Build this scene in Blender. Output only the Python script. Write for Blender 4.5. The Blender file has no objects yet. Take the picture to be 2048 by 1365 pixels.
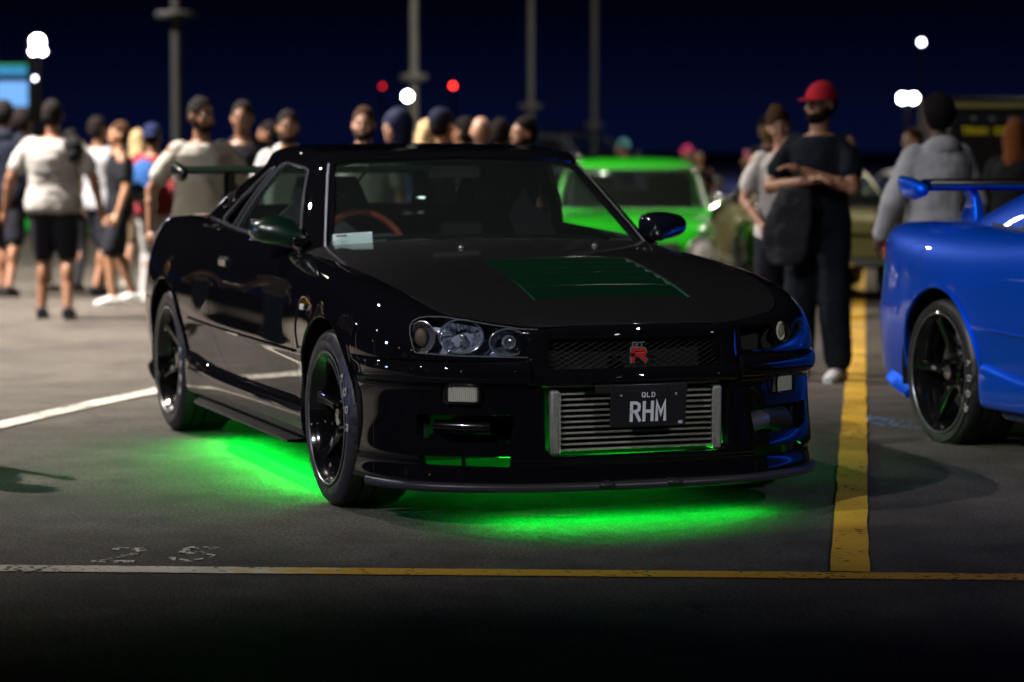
import bpy, math, random
import numpy as np
from mathutils import Vector, Matrix

random.seed(7)
RNG = np.random.default_rng(7)
C = bpy.context.scene.collection
sc = bpy.context.scene
R = math.radians

# ------------------------------------------------------------------ camera
CAM = np.array([9.5039, -3.5280, 1.3606])
YAW, PITCH = 2.8012, -0.0773
cd = bpy.data.cameras.new('camera')
cam = bpy.data.objects.new('camera', cd)
C.objects.link(cam)
cam.location = CAM
fw = np.array([math.cos(PITCH) * math.cos(YAW), math.cos(PITCH) * math.sin(YAW), math.sin(PITCH)])
cam.rotation_euler = Vector(fw).to_track_quat('-Z', 'Y').to_euler()
cd.sensor_width = 36.0
cd.lens = 36.0 * 5461.2 / 2048.0
cd.clip_start = 0.3
cd.clip_end = 2500
cd.dof.use_dof = True
cd.dof.focus_distance = 8.95
cd.dof.aperture_fstop = 2.3
cd.dof.aperture_blades = 9
sc.camera = cam
rt = np.cross(fw, [0, 0, 1.0]); rt /= np.linalg.norm(rt)
up = np.cross(rt, fw)

# ------------------------------------------------------------------ night sky
W = bpy.data.worlds.new('World')
sc.world = W
W.use_nodes = True
wt = W.node_tree
wt.nodes.clear()
wo = wt.nodes.new('ShaderNodeOutputWorld')
bg = wt.nodes.new('ShaderNodeBackground')
tc = wt.nodes.new('ShaderNodeTexCoord')
sx = wt.nodes.new('ShaderNodeSeparateXYZ')
cr = wt.nodes.new('ShaderNodeValToRGB')
cr.color_ramp.elements[0].position = 0.0
cr.color_ramp.elements[0].color = (0.0014, 0.0030, 0.0175, 1)
cr.color_ramp.elements[1].position = 0.052
cr.color_ramp.elements[1].color = (0.00022, 0.00028, 0.0014, 1)
e = cr.color_ramp.elements.new(0.026); e.color = (0.0006, 0.0014, 0.0095, 1)
wt.links.new(tc.outputs['Generated'], sx.inputs[0])
wt.links.new(sx.outputs['Z'], cr.inputs[0])
wt.links.new(cr.outputs[0], bg.inputs[0])
wt.links.new(bg.outputs[0], wo.inputs[0])
bg.inputs[1].default_value = 1.0

sc.view_settings.view_transform = 'Standard'
sc.view_settings.look = 'None'
sc.view_settings.exposure = 0.0
sc.view_settings.gamma = 1.0
sc.render.engine = 'CYCLES'
sc.cycles.max_bounces = 8
sc.cycles.glossy_bounces = 5
sc.cycles.transmission_bounces = 8
sc.cycles.transparent_max_bounces = 12
sc.cycles.caustics_reflective = False
sc.cycles.caustics_refractive = False
sc.cycles.sample_clamp_indirect = 4.0
sc.cycles.use_denoising = True
def lamp_head(name, loc, target, energy, col, size=110, blend=.9, rad=.22):
    l = bpy.data.lights.new(name, 'SPOT'); l.energy = energy; l.color = col; l.spot_size = R(size); l.spot_blend = blend; l.shadow_soft_size = rad
    o = bpy.data.objects.new(name, l); C.objects.link(o); o.location = loc
    o.rotation_euler = (Vector(target) - Vector(loc)).to_track_quat('-Z', 'Y').to_euler(); return o
lamp_head('mast_lamp_key', (-14, -7.3, 13.5), (-13.9, -7.2, 0), 86000, (1, .90, .79), 104, .60, .14)
lamp_head('mast_lamp_side', (7.0, -10.0, 9.0), (-1.0, .1, .7), 4700, (.95, .93, 1.), 26, 1., .12)
lamp_head('mast_lamp_blue', (-4.5, -13.0, 3.2), (-1.5, 0, .5), 1100, (.30, .38, 1.), 40, .9, .2)
lamp_head('fill_light_crowd', (-3, -11, 9.5), (-13, 5, .5), 4300, (1, .90, .76), 62, .7, .15)  # added fill without a visible source, lights the faces of the crowd
lamp_head('mast_lamp_far', (-33, -4, 12), (-28, 3, 0), 16000, (1, .90, .74), 104, .8, .2)
lamp_head('mast_lamp_right', (-20, 18, 11), (-18, 12, 0), 9000, (1, .93, .78), 84, .8, .2)
lamp_head('fill_light_masts', (-24, 8, 9), (-48, 19, 3.5), 4500, (1, .93, .80), 62, .8, .2)  # unseen fill added to brighten the distant masts
lamp_head('fill_light_horizon', (-70, 30, 30), (-150, 60, 0), 120000, (.25, .30, 1.), 150, .8, .4)  # bluish fill added so the ground near the horizon is not black
lamp_head('fill_light_front', (14.5, 6.5, 8.5), (.5, .45, .5), 2600, (.95, .95, 1.), 17, 1., .12)  # fill added from ahead for the round lamp side of the nose
lamp_head('fill_light_bay', (2.0, -12.0, 11.0), (-1.0, 3.2, .7), 6800, (1, .96, .9), 22, .9, .12)  # narrow fill added to brighten the blue coupe

# ------------------------------------------------------------------ materials
def mat(name, col=(.5, .5, .5), rough=.5, metal=0., coat=0., coat_rough=.03, spec=.5, emit=None, es=0., noise=0., nscale=30., bump=0., bscale=200., trans=0., ior=1.45, flake=0.):
    m = bpy.data.materials.new(name)
    m.use_nodes = True
    nt = m.node_tree
    b = nt.nodes['Principled BSDF']
    b.inputs['Base Color'].default_value = (*col, 1)
    b.inputs['Roughness'].default_value = rough
    b.inputs['Metallic'].default_value = metal
    b.inputs['Coat Weight'].default_value = coat
    b.inputs['Coat Roughness'].default_value = coat_rough
    b.inputs['Specular IOR Level'].default_value = spec
    b.inputs['IOR'].default_value = ior
    b.inputs['Transmission Weight'].default_value = trans
    if emit:
        b.inputs['Emission Color'].default_value = (*emit, 1)
        b.inputs['Emission Strength'].default_value = es
    if noise or bump or flake:
        t = nt.nodes.new('ShaderNodeTexCoord')
    if noise:
        n = nt.nodes.new('ShaderNodeTexNoise'); n.inputs['Scale'].default_value = nscale; n.inputs['Detail'].default_value = 5
        nt.links.new(t.outputs['Object'], n.inputs['Vector'])
        mr = nt.nodes.new('ShaderNodeMapRange')
        mr.inputs['From Min'].default_value = .3; mr.inputs['From Max'].default_value = .7
        mr.inputs['To Min'].default_value = 1 - noise; mr.inputs['To Max'].default_value = 1 + noise
        nt.links.new(n.outputs[0], mr.inputs[0])
        mx = nt.nodes.new('ShaderNodeMix'); mx.data_type = 'RGBA'; mx.blend_type = 'MULTIPLY'; mx.inputs[0].default_value = 1
        mx.inputs[6].default_value = (*col, 1)
        nt.links.new(mr.outputs[0], mx.inputs[7])
        nt.links.new(mx.outputs[2], b.inputs['Base Color'])
        rr = nt.nodes.new('ShaderNodeMath'); rr.operation = 'MULTIPLY'; rr.inputs[1].default_value = rough
        nt.links.new(mr.outputs[0], rr.inputs[0]); nt.links.new(rr.outputs[0], b.inputs['Roughness'])
    if bump:
        n2 = nt.nodes.new('ShaderNodeTexNoise'); n2.inputs['Scale'].default_value = bscale; n2.inputs['Detail'].default_value = 3
        nt.links.new(t.outputs['Object'], n2.inputs['Vector'])
        bp = nt.nodes.new('ShaderNodeBump'); bp.inputs['Strength'].default_value = bump; bp.inputs['Distance'].default_value = .004
        nt.links.new(n2.outputs[0], bp.inputs['Height']); nt.links.new(bp.outputs[0], b.inputs['Normal'])
    return m

def glass_mat(name, tint, refl=.05, diffuse_mix=0., dcol=(.3, .36, .33), rough=0.0):
    """thin glass: mirror reflection rising towards grazing over a tinted view through, with an even diffuse layer"""
    m = bpy.data.materials.new(name); m.use_nodes = True
    nt = m.node_tree; nt.nodes.clear()
    o = nt.nodes.new('ShaderNodeOutputMaterial'); mx = nt.nodes.new('ShaderNodeMixShader')
    t = nt.nodes.new('ShaderNodeBsdfTransparent'); g = nt.nodes.new('ShaderNodeBsdfGlossy')
    t.inputs[0].default_value = (*tint, 1); g.inputs['Roughness'].default_value = rough
    g.inputs[0].default_value = (.9, .95, 1, 1)
    f = nt.nodes.new('ShaderNodeLayerWeight'); f.inputs[0].default_value = .5
    p = nt.nodes.new('ShaderNodeMath'); p.operation = 'POWER'; p.inputs[1].default_value = 4.5
    q = nt.nodes.new('ShaderNodeMath'); q.operation = 'MULTIPLY_ADD'; q.inputs[1].default_value = .85; q.inputs[2].default_value = refl
    nt.links.new(f.outputs['Facing'], p.inputs[0]); nt.links.new(p.outputs[0], q.inputs[0]); nt.links.new(q.outputs[0], mx.inputs[0])
    base = t.outputs[0]
    if diffuse_mix:
        d = nt.nodes.new('ShaderNodeBsdfDiffuse'); d.inputs[0].default_value = (*dcol, 1); m2 = nt.nodes.new('ShaderNodeMixShader')
        m2.inputs[0].default_value = diffuse_mix; nt.links.new(base, m2.inputs[1]); nt.links.new(d.outputs[0], m2.inputs[2]); base = m2.outputs[0]
    nt.links.new(base, mx.inputs[1]); nt.links.new(g.outputs[0], mx.inputs[2])
    nt.links.new(mx.outputs[0], o.inputs[0])
    return m

M = {}
M['rubber'] = mat('rubber', (.012, .012, .013), .55, noise=.2, nscale=60)
M['trim'] = mat('black_trim', (.01, .01, .011), .35)
M['dark'] = mat('dark_cavity', (.004, .004, .004), .7)
M['chrome'] = mat('chrome', (.75, .75, .76), .12, .85)
M['alu'] = mat('aluminium', (.30, .295, .25), .40, .35, noise=.12, nscale=40)
M['alu2'] = mat('aluminium_fin', (.34, .34, .32), .45, .4, noise=.25, nscale=180)
M['rim'] = mat('gloss_black_rim', (.006, .006, .007), .12, .3, coat=1.)
M['steel'] = mat('brake_steel', (.25, .24, .23), .35, 1., noise=.2, nscale=50)
M['red'] = mat('red_enamel', (.45, .02, .015), .25, coat=1.)
M['white'] = mat('white_paint', (.75, .75, .75), .5)
M['glass'] = glass_mat('window_glass', (.78, .88, .82), .05, diffuse_mix=.02)
M['clear'] = glass_mat('clear_lens', (.93, .95, .98), .04)
M['carbon'] = mat('green_tinted_carbon', (.001, .013, .005), .45, .0, coat=.6, coat_rough=.10, spec=.2)
M['gloss_green'] = mat('deep_green_gloss', (.0005, .010, .0055), .3, .0, coat=1., coat_rough=.03)
M['led'] = mat('green_led', (0, .1, .0), .4, emit=(.02, 1, .05), es=60)

# ------------------------------------------------------------------ objects
def tag(o, label=None, cat=None, group=None, kind=None):
    if label: o['label'] = label
    if cat: o['category'] = cat
    if group: o['group'] = group
    if kind: o['kind'] = kind
    return o

def empty(name, loc=(0, 0, 0), rz=0., label=None, cat=None, group=None):
    o = bpy.data.objects.new(name, None)
    C.objects.link(o); o.location = loc; o.rotation_euler = (0, 0, rz); o.empty_display_size = .2
    return tag(o, label, cat, group)

class MB:
    """collects vertices, normals (optional) and faces; builds ONE mesh object"""
    def __init__(s): s.v = []; s.f = []; s.n = []; s.m = []; s.c = 0; s.hasn = False
    def add(s, v, f, n=None, mi=0):
        v = np.asarray(v, float).reshape(-1, 3)
        s.v.append(v)
        s.n.append(np.zeros_like(v) if n is None else np.asarray(n, float))
        if n is not None: s.hasn = True
        for q in f: s.f.append([int(i) + s.c for i in q]); s.m.append(mi)
        s.c += len(v)
        return s
    def data(s): return np.concatenate(s.v), s.f, np.concatenate(s.n)
    def box(s, c, d, rot=None, mi=0, taper=(1, 1)):
        x, y, z = np.array(d) / 2.
        p = np.array([[-x, -y, -z], [x, -y, -z], [x, y, -z], [-x, y, -z], [-x * taper[0], -y * taper[1], z], [x * taper[0], -y * taper[1], z], [x * taper[0], y * taper[1], z], [-x * taper[0], y * taper[1], z]])
        if rot is not None: p = p @ np.array(rot).T
        return s.add(p + np.array(c), [(0, 3, 2, 1), (4, 5, 6, 7), (0, 1, 5, 4), (1, 2, 6, 5), (2, 3, 7, 6), (3, 0, 4, 7)], mi=mi)
    def tube(s, pts, r, n=8, closed=False, cap=True, mi=0, flat=None):
        pts = np.asarray(pts, float); m = len(pts); r = np.broadcast_to(np.asarray(r, float), (m,))
        if closed: t = np.roll(pts, -1, 0) - np.roll(pts, 1, 0)
        else: t = np.gradient(pts, axis=0)
        t /= np.linalg.norm(t, axis=1)[:, None] + 1e-12
        a = np.array([0, 0, 1.]) if abs(t[0, 2]) < .9 else np.array([1., 0, 0])
        u = np.cross(a, t[0]); u /= np.linalg.norm(u)
        V = []
        for i in range(m):
            u = u - t[i] * (u @ t[i]); u /= np.linalg.norm(u); w = np.cross(t[i], u)
            an = np.arange(n) * 2 * np.pi / n
            k = 1. if flat is None else flat
            V.append(pts[i] + r[i] * (np.cos(an)[:, None] * u + k * np.sin(an)[:, None] * w))
        V = np.concatenate(V); F = []
        for i in range(m if closed else m - 1):
            j = (i + 1) % m
            for k in range(n): F.append((i * n + k, i * n + (k + 1) % n, j * n + (k + 1) % n, j * n + k))
        if cap and not closed: F.append(tuple(range(n))[::-1]); F.append(tuple(range((m - 1) * n, m * n)))
        return s.add(V, F, mi=mi)
    def lathe(s, prof, c=(0, 0, 0), axis='y', n=64, mi=0, closed=False):
        """prof: list of (radius, offset along the axis)"""
        prof = np.asarray(prof, float); an = np.arange(n) * 2 * np.pi / n; V = []
        for r, h in prof:
            ca, sa = r * np.cos(an), r * np.sin(an); hh = np.full(n, h)
            V.append(np.stack({'y': (ca, hh, sa), 'z': (ca, sa, hh), 'x': (hh, ca, sa)}[axis], 1))
        V = np.concatenate(V) + np.array(c); F = []; k = len(prof)
        for i in range(k if closed else k - 1):
            j = (i + 1) % k
            for q in range(n): F.append((i * n + q, i * n + (q + 1) % n, j * n + (q + 1) % n, j * n + q))
        return s.add(V, F, mi=mi)
    def ball(s, c, r, n=16, m=10, mi=0):
        r = np.broadcast_to(np.asarray(r, float), (3,)); V = []
        for i in range(m + 1):
            th = np.pi * i / m
            for k in range(n):
                ph = 2 * np.pi * k / n
                V.append([math.sin(th) * math.cos(ph), math.sin(th) * math.sin(ph), math.cos(th)])
        V = np.array(V) * r + np.array(c); F = []
        for i in range(m):
            for k in range(n): F.append((i * n + k, (i + 1) * n + k, (i + 1) * n + (k + 1) % n, i * n + (k + 1) % n))
        return s.add(V, F, mi=mi)
    def build(s, name, m, parent=None, smooth=True, bevel=0, sharp=40, weld=False):
        V, F, N = s.data()
        me = bpy.data.meshes.new(name)
        me.from_pydata(V.tolist(), [], F)
        for x in (m if isinstance(m, (list, tuple)) else [m]): me.materials.append(x)
        if any(s.m): me.polygons.foreach_set('material_index', s.m)
        if smooth: me.polygons.foreach_set('use_smooth', [True] * len(me.polygons))
        me.update()
        if s.hasn:
            me.normals_split_custom_set_from_vertices(N.tolist())
        elif smooth and sharp:
            me.set_sharp_from_angle(angle=R(sharp))
        o = bpy.data.objects.new(name, me); C.objects.link(o)
        if parent: o.parent = parent
        if bevel:
            b = o.modifiers.new('bevel', 'BEVEL'); b.width = bevel; b.segments = 2; b.limit_method = 'ANGLE'; b.angle_limit = R(40)
        return o

def copy_tree(o, parent=None):
    c = o.copy(); C.objects.link(c)
    if parent is not None: c.parent = parent
    for ch in o.children: copy_tree(ch, c)
    return c

# ------------------------------------------------------------------ spline surfaces
def bs_eval(P, t):
    """clamped uniform cubic B-spline along axis 0; t in [0, n-1]"""
    P = np.concatenate([2 * P[:1] - P[1:2], P, 2 * P[-1:] - P[-2:-1]])
    n = len(P) - 2; i = np.clip(np.floor(t).astype(int), 0, n - 2); f = (t - i)
    sh = (-1,) + (1,) * (P.ndim - 1); f = f.reshape(sh)
    b0 = (1 - f) ** 3 / 6; b1 = (3 * f ** 3 - 6 * f ** 2 + 4) / 6; b2 = (-3 * f ** 3 + 3 * f ** 2 + 3 * f + 1) / 6; b3 = f ** 3 / 6
    return b0 * P[i] + b1 * P[i + 1] + b2 * P[i + 2] + b3 * P[i + 3]

def mirror_net(P):
    """P[nu][nv][3] from the centre line outwards -> full-width net"""
    Q = P[1:][::-1].copy(); Q[..., 1] *= -1
    return np.concatenate([Q, P])

class Surf:
    def __init__(s, V, N, Q, poly=None, UV=None):
        s.V, s.N, s.Q, s.poly = V, N, Q, poly or []
    def copy(s): return Surf(s.V.copy(), s.N.copy(), s.Q.copy(), list(s.poly))
    @staticmethod
    def net(P, nu, nv, flip=False, tu=None, tv=None):
        P = np.asarray(P, float)
        tu = np.linspace(0, len(P) - 1, nu) if tu is None else tu
        tv = np.linspace(0, P.shape[1] - 1, nv) if tv is None else tv
        A = bs_eval(P, tu)
        G = bs_eval(np.swapaxes(A, 0, 1), tv); G = np.swapaxes(G, 0, 1)
        return Surf.grid(G, flip)
    @staticmethod
    def grid(G, flip=False):
        nu, nv = G.shape[:2]
        du = np.gradient(G, axis=0); dv = np.gradient(G, axis=1)
        N = np.cross(du, dv); N /= np.linalg.norm(N, axis=2)[..., None] + 1e-12
        if flip: N = -N
        idx = np.arange(nu * nv).reshape(nu, nv)
        a, b, c, d = idx[:-1, :-1], idx[1:, :-1], idx[1:, 1:], idx[:-1, 1:]
        Q = np.stack([a, b, c, d] if not flip else [a, d, c, b], -1).reshape(-1, 4)
        return Surf(G.reshape(-1, 3), N.reshape(-1, 3), Q)
    def clip(s, val):
        """keep where val > 0 (val per vertex)"""
        val = np.where(np.abs(val) < 1e-6, 1e-6, val)
        ins = val > 0
        k = ins[s.Q].sum(1)
        keep = s.Q[k == 4]
        todo = [tuple(q) for q in s.Q[(k > 0) & (k < 4)]]
        newV, newN, cache, polys = [], [], {}, []
        base = len(s.V)
        for f in s.poly:
            kk = sum(ins[i] for i in f)
            if kk == len(f): polys.append(f)
            elif kk: todo.append(f)
        for f in todo:
            out = []
            for a, b in zip(f, f[1:] + f[:1]):
                if ins[a]: out.append(a)
                if ins[a] != ins[b]:
                    key = (a, b) if a < b else (b, a)
                    if key not in cache:
                        x, y = key; t = val[x] / (val[x] - val[y])
                        newV.append(s.V[x] + (s.V[y] - s.V[x]) * t)
                        n = s.N[x] + (s.N[y] - s.N[x]) * t
                        newN.append(n / (np.linalg.norm(n) + 1e-12)); cache[key] = base + len(newV) - 1
                    out.append(cache[key])
            if len(out) >= 3: polys.append(tuple(int(i) for i in out))
        V = np.concatenate([s.V, np.array(newV).reshape(-1, 3)]); N = np.concatenate([s.N, np.array(newN).reshape(-1, 3)])
        r = Surf(V, N, keep, polys)
        return r.compact()
    def compact(s):
        used = np.zeros(len(s.V), bool); used[s.Q.ravel()] = True
        for f in s.poly: used[list(f)] = True
        mp = np.cumsum(used) - 1
        s.Q = mp[s.Q]; s.poly = [tuple(int(mp[i]) for i in f) for f in s.poly]
        s.V = s.V[used]; s.N = s.N[used]
        return s
    def bedges(s):
        E = [s.Q[:, [0, 1]], s.Q[:, [1, 2]], s.Q[:, [2, 3]], s.Q[:, [3, 0]]]
        pe = [(a, b) for f in s.poly for a, b in zip(f, f[1:] + f[:1])]
        if pe: E.append(np.array(pe))
        E = np.concatenate(E); n = len(s.V)
        key = E.min(1).astype(np.int64) * n + E.max(1)
        u, inv, cnt = np.unique(key, return_inverse=True, return_counts=True)
        B = E[cnt[inv] == 1]
        return B[B[:, 0] != B[:, 1]]
    def loops(s, minlen=8):
        B = s.bedges(); nx = {}
        for a, b in B: nx[int(a)] = int(b)
        res = []
        while nx:
            a = next(iter(nx)); L = [a]; b = nx.pop(a)
            while b in nx and b != L[0]: L.append(b); b = nx.pop(b)
            if b != L[0]: L.append(b)
            if len(L) >= minlen: res.append((s.V[L], b == L[0], s.N[L]))
        return res
    def to(s, mb, depth=.012, lip=.0025, off=0., mi=0, extr=None):
        V = s.V + s.N * off
        mb.add(V, list(map(tuple, s.Q)) + s.poly, s.N, mi)
        if depth:
            B = s.bedges(); T = np.zeros_like(V)
            e = V[B[:, 1]] - V[B[:, 0]]
            t = np.cross(e, (s.N[B[:, 0]] + s.N[B[:, 1]]) / 2); t /= np.linalg.norm(t, axis=1)[:, None] + 1e-12
            np.add.at(T, B[:, 0], t); np.add.at(T, B[:, 1], t)
            ids = np.unique(B); mp = {int(i): k for k, i in enumerate(ids)}
            Tn = T[ids]; Tn /= np.linalg.norm(Tn, axis=1)[:, None] + 1e-12
            A = V[ids]; Nn = s.N[ids]
            D = -Nn if extr is None else np.broadcast_to(np.array(extr, float), Nn.shape)
            b1 = A + D * lip + Tn * lip * .6; b2 = A + D * depth + Tn * lip * .6
            k = len(ids)
            F = []
            for a, b in B:
                i, j = mp[int(a)], mp[int(b)]
                F.append((i, i + k, j + k, j)); F.append((i + k, i + 2 * k, j + 2 * k, j + k))
            mb.add(np.concatenate([A, b1, b2]), F, np.concatenate([Nn, Tn, Tn]), mi)
        return mb
    def merge(s, o):
        return Surf(np.concatenate([s.V, o.V]), np.concatenate([s.N, o.N]), np.concatenate([s.Q, o.Q + len(s.V)]), s.poly + [tuple(i + len(s.V) for i in f) for f in o.poly])

def sd_box(x, y, cx, cy, hx, hy, r=.01, shear=0.):
    x = x - shear * (y - cy)
    qx = np.abs(x - cx) - hx + r; qy = np.abs(y - cy) - hy + r
    return np.hypot(np.maximum(qx, 0), np.maximum(qy, 0)) + np.minimum(np.maximum(qx, qy), 0) - r

def sd_poly(x, y, poly, r=0.):
    """signed distance to a polygon, negative inside; corners rounded by shrinking it first by r"""
    P = np.array(poly, float)
    if r:
        a = 0.5 * np.sum(P[:, 0] * np.roll(P[:, 1], -1) - np.roll(P[:, 0], -1) * P[:, 1]); sg = 1 if a > 0 else -1
        Q = []
        for i in range(len(P)):
            e1 = P[i] - P[i - 1]; e2 = P[(i + 1) % len(P)] - P[i]
            n1 = np.array([-e1[1], e1[0]]) / np.linalg.norm(e1) * sg; n2 = np.array([-e2[1], e2[0]]) / np.linalg.norm(e2) * sg
            b = n1 + n2; b /= np.linalg.norm(b); Q.append(P[i] + b * r / max(.35, b @ n1))
        P = np.array(Q)
    d = np.full(x.shape, 1e9); s = np.ones(x.shape)
    for i in range(len(P)):
        a = P[i]; b = P[i - 1]; e = b - a
        wx, wy = x - a[0], y - a[1]
        t = np.clip((wx * e[0] + wy * e[1]) / (e @ e), 0, 1)
        d = np.minimum(d, (wx - e[0] * t) ** 2 + (wy - e[1] * t) ** 2)
        c1 = y >= a[1]; c2 = y < b[1]; c3 = e[0] * wy > e[1] * wx
        fl = (c1 & c2 & c3) | (~c1 & ~c2 & ~c3)
        s = np.where(fl, -s, s)
    return s * np.sqrt(d) - r

def sm(a, b, x):
    t = np.clip((np.asarray(x, float) - a) / (b - a), 0, 1); return t * t * (3 - 2 * t)

# stroke lettering: polylines on a 0..1 x 0..1.6 cell
GL = {'R': [[(0, 0), (0, 1.6), (.55, 1.6), (.9, 1.45), (.95, 1.2), (.9, .95), (.55, .8), (0, .8)], [(.5, .8), (1, 0)]],
      'H': [[(0, 0), (0, 1.6)], [(1, 0), (1, 1.6)], [(0, .8), (1, .8)]],
      'M': [[(0, 0), (0, 1.6), (.5, .55), (1, 1.6), (1, 0)]],
      'Q': [[(.2, 0), (0, .25), (0, 1.35), (.2, 1.6), (.8, 1.6), (1, 1.35), (1, .25), (.8, 0), (.2, 0)], [(.6, .4), (1.02, -.05)]],
      'L': [[(0, 1.6), (0, 0), (.9, 0)]], 'D': [[(0, 0), (0, 1.6), (.6, 1.6), (.95, 1.3), (.95, .3), (.6, 0), (0, 0)]],
      'G': [[(1, 1.3), (.8, 1.6), (.2, 1.6), (0, 1.3), (0, .3), (.2, 0), (.8, 0), (1, .3), (1, .8), (.55, .8)]],
      'T': [[(.5, 0), (.5, 1.6)], [(0, 1.6), (1, 1.6)]], 'E': [[(.9, 0), (0, 0), (0, 1.6), (.9, 1.6)], [(0, .8), (.75, .8)]],
      'I': [[(.5, 0), (.5, 1.6)]], 'B': [[(0, 0), (0, 1.6), (.65, 1.6), (.9, 1.4), (.9, 1.0), (.65, .82), (0, .82)], [(.65, .82), (1, .6), (1, .2), (.7, 0), (0, 0)]],
      'A': [[(0, 0), (.5, 1.6), (1, 0)], [(.2, .55), (.8, .55)]], 'N': [[(0, 0), (0, 1.6), (1, 0), (1, 1.6)]], 'C': [[(1, 1.3), (.8, 1.6), (.2, 1.6), (0, 1.3), (0, .3), (.2, 0), (.8, 0), (1, .3)]],
      'O': [[(.2, 0), (0, .3), (0, 1.3), (.2, 1.6), (.8, 1.6), (1, 1.3), (1, .3), (.8, 0), (.2, 0)]], 'S': [[(1, 1.4), (.75, 1.6), (.2, 1.6), (0, 1.35), (.1, .95), (.9, .7), (1, .3), (.8, 0), (.2, 0), (0, .25)]],
      'P': [[(0, 0), (0, 1.6), (.7, 1.6), (.95, 1.4), (.95, 1.0), (.7, .8), (0, .8)]], 'Y': [[(0, 1.6), (.5, .85), (1, 1.6)], [(.5, .85), (.5, 0)]],
      '2': [[(0, 1.3), (.2, 1.6), (.8, 1.6), (1, 1.3), (.9, .95), (0, 0), (1, 0)]], '5': [[(.95, 1.6), (.1, 1.6), (.05, .9), (.6, 1.0), (1, .7), (1, .25), (.75, 0), (.2, 0), (0, .25)]],
      '0': [[(.2, 0), (0, .3), (0, 1.3), (.2, 1.6), (.8, 1.6), (1, 1.3), (1, .3), (.8, 0), (.2, 0)]], '1': [[(.2, 1.25), (.55, 1.6), (.55, 0)]],
      ' ': [], '-': [[(.2, .8), (.8, .8)]]}

def text_mesh(mb, txt, origin, ex, ey, en, w, h, sw, gap=.35, depth=.002, mi=0):
    """letters as raised strips: ex along, ey up, en out"""
    origin, ex, ey, en = [np.array(a, float) for a in (origin, ex, ey, en)]
    tot = len(txt) * w + (len(txt) - 1) * w * gap; x0 = -tot / 2
    for ch in txt:
        for k, pl in enumerate(GL.get(ch, [])):
            p = np.array(pl, float); p = p * [w, h / 1.6]; p[:, 0] += x0; p[:, 1] -= h / 2
            cl = np.allclose(p[0], p[-1])
            if cl: p = p[:-1]
            n = len(p); L, Rr = [], []
            for i in range(n):
                d0 = p[i] - p[i - 1] if (i > 0 or cl) else p[1] - p[0]
                d1 = p[(i + 1) % n] - p[i] if (i < n - 1 or cl) else p[-1] - p[-2]
                d0 = d0 / np.linalg.norm(d0); d1 = d1 / np.linalg.norm(d1)
                t = d0 + d1
                if np.linalg.norm(t) < .2: t = d1
                t /= np.linalg.norm(t); nn = np.array([-t[1], t[0]]); c = max(.45, abs(nn @ np.array([-d1[1], d1[0]])))
                e = np.zeros(2)
                if not cl and i == 0: e = -d1 * sw / 2
                if not cl and i == n - 1: e = d0 * sw / 2
                L.append(p[i] + nn * sw / 2 / c + e * .98); Rr.append(p[i] - nn * sw / 2 / c + e * .98)
            pts = np.array(L + Rr); dd = depth + k * .0003
            V = np.concatenate([origin + pts[:, :1] * ex + pts[:, 1:] * ey + en * dd, origin + pts[:, :1] * ex + pts[:, 1:] * ey])
            F = []; m = n if cl else n - 1; N2 = 2 * n
            for i in range(m):
                j = (i + 1) % n
                F.append((n + i, n + j, j, i)); F.append((i, j, N2 + j, N2 + i)); F.append((n + j, n + i, N2 + n + i, N2 + n + j))
            if not cl: F.append((n, 0, N2, N2 + n)); F.append((n - 1, n + n - 1, N2 + n + n - 1, N2 + n - 1))
            mb.add(V, F, mi=mi)
        x0 += w * (1 + gap)
    return mb
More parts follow.
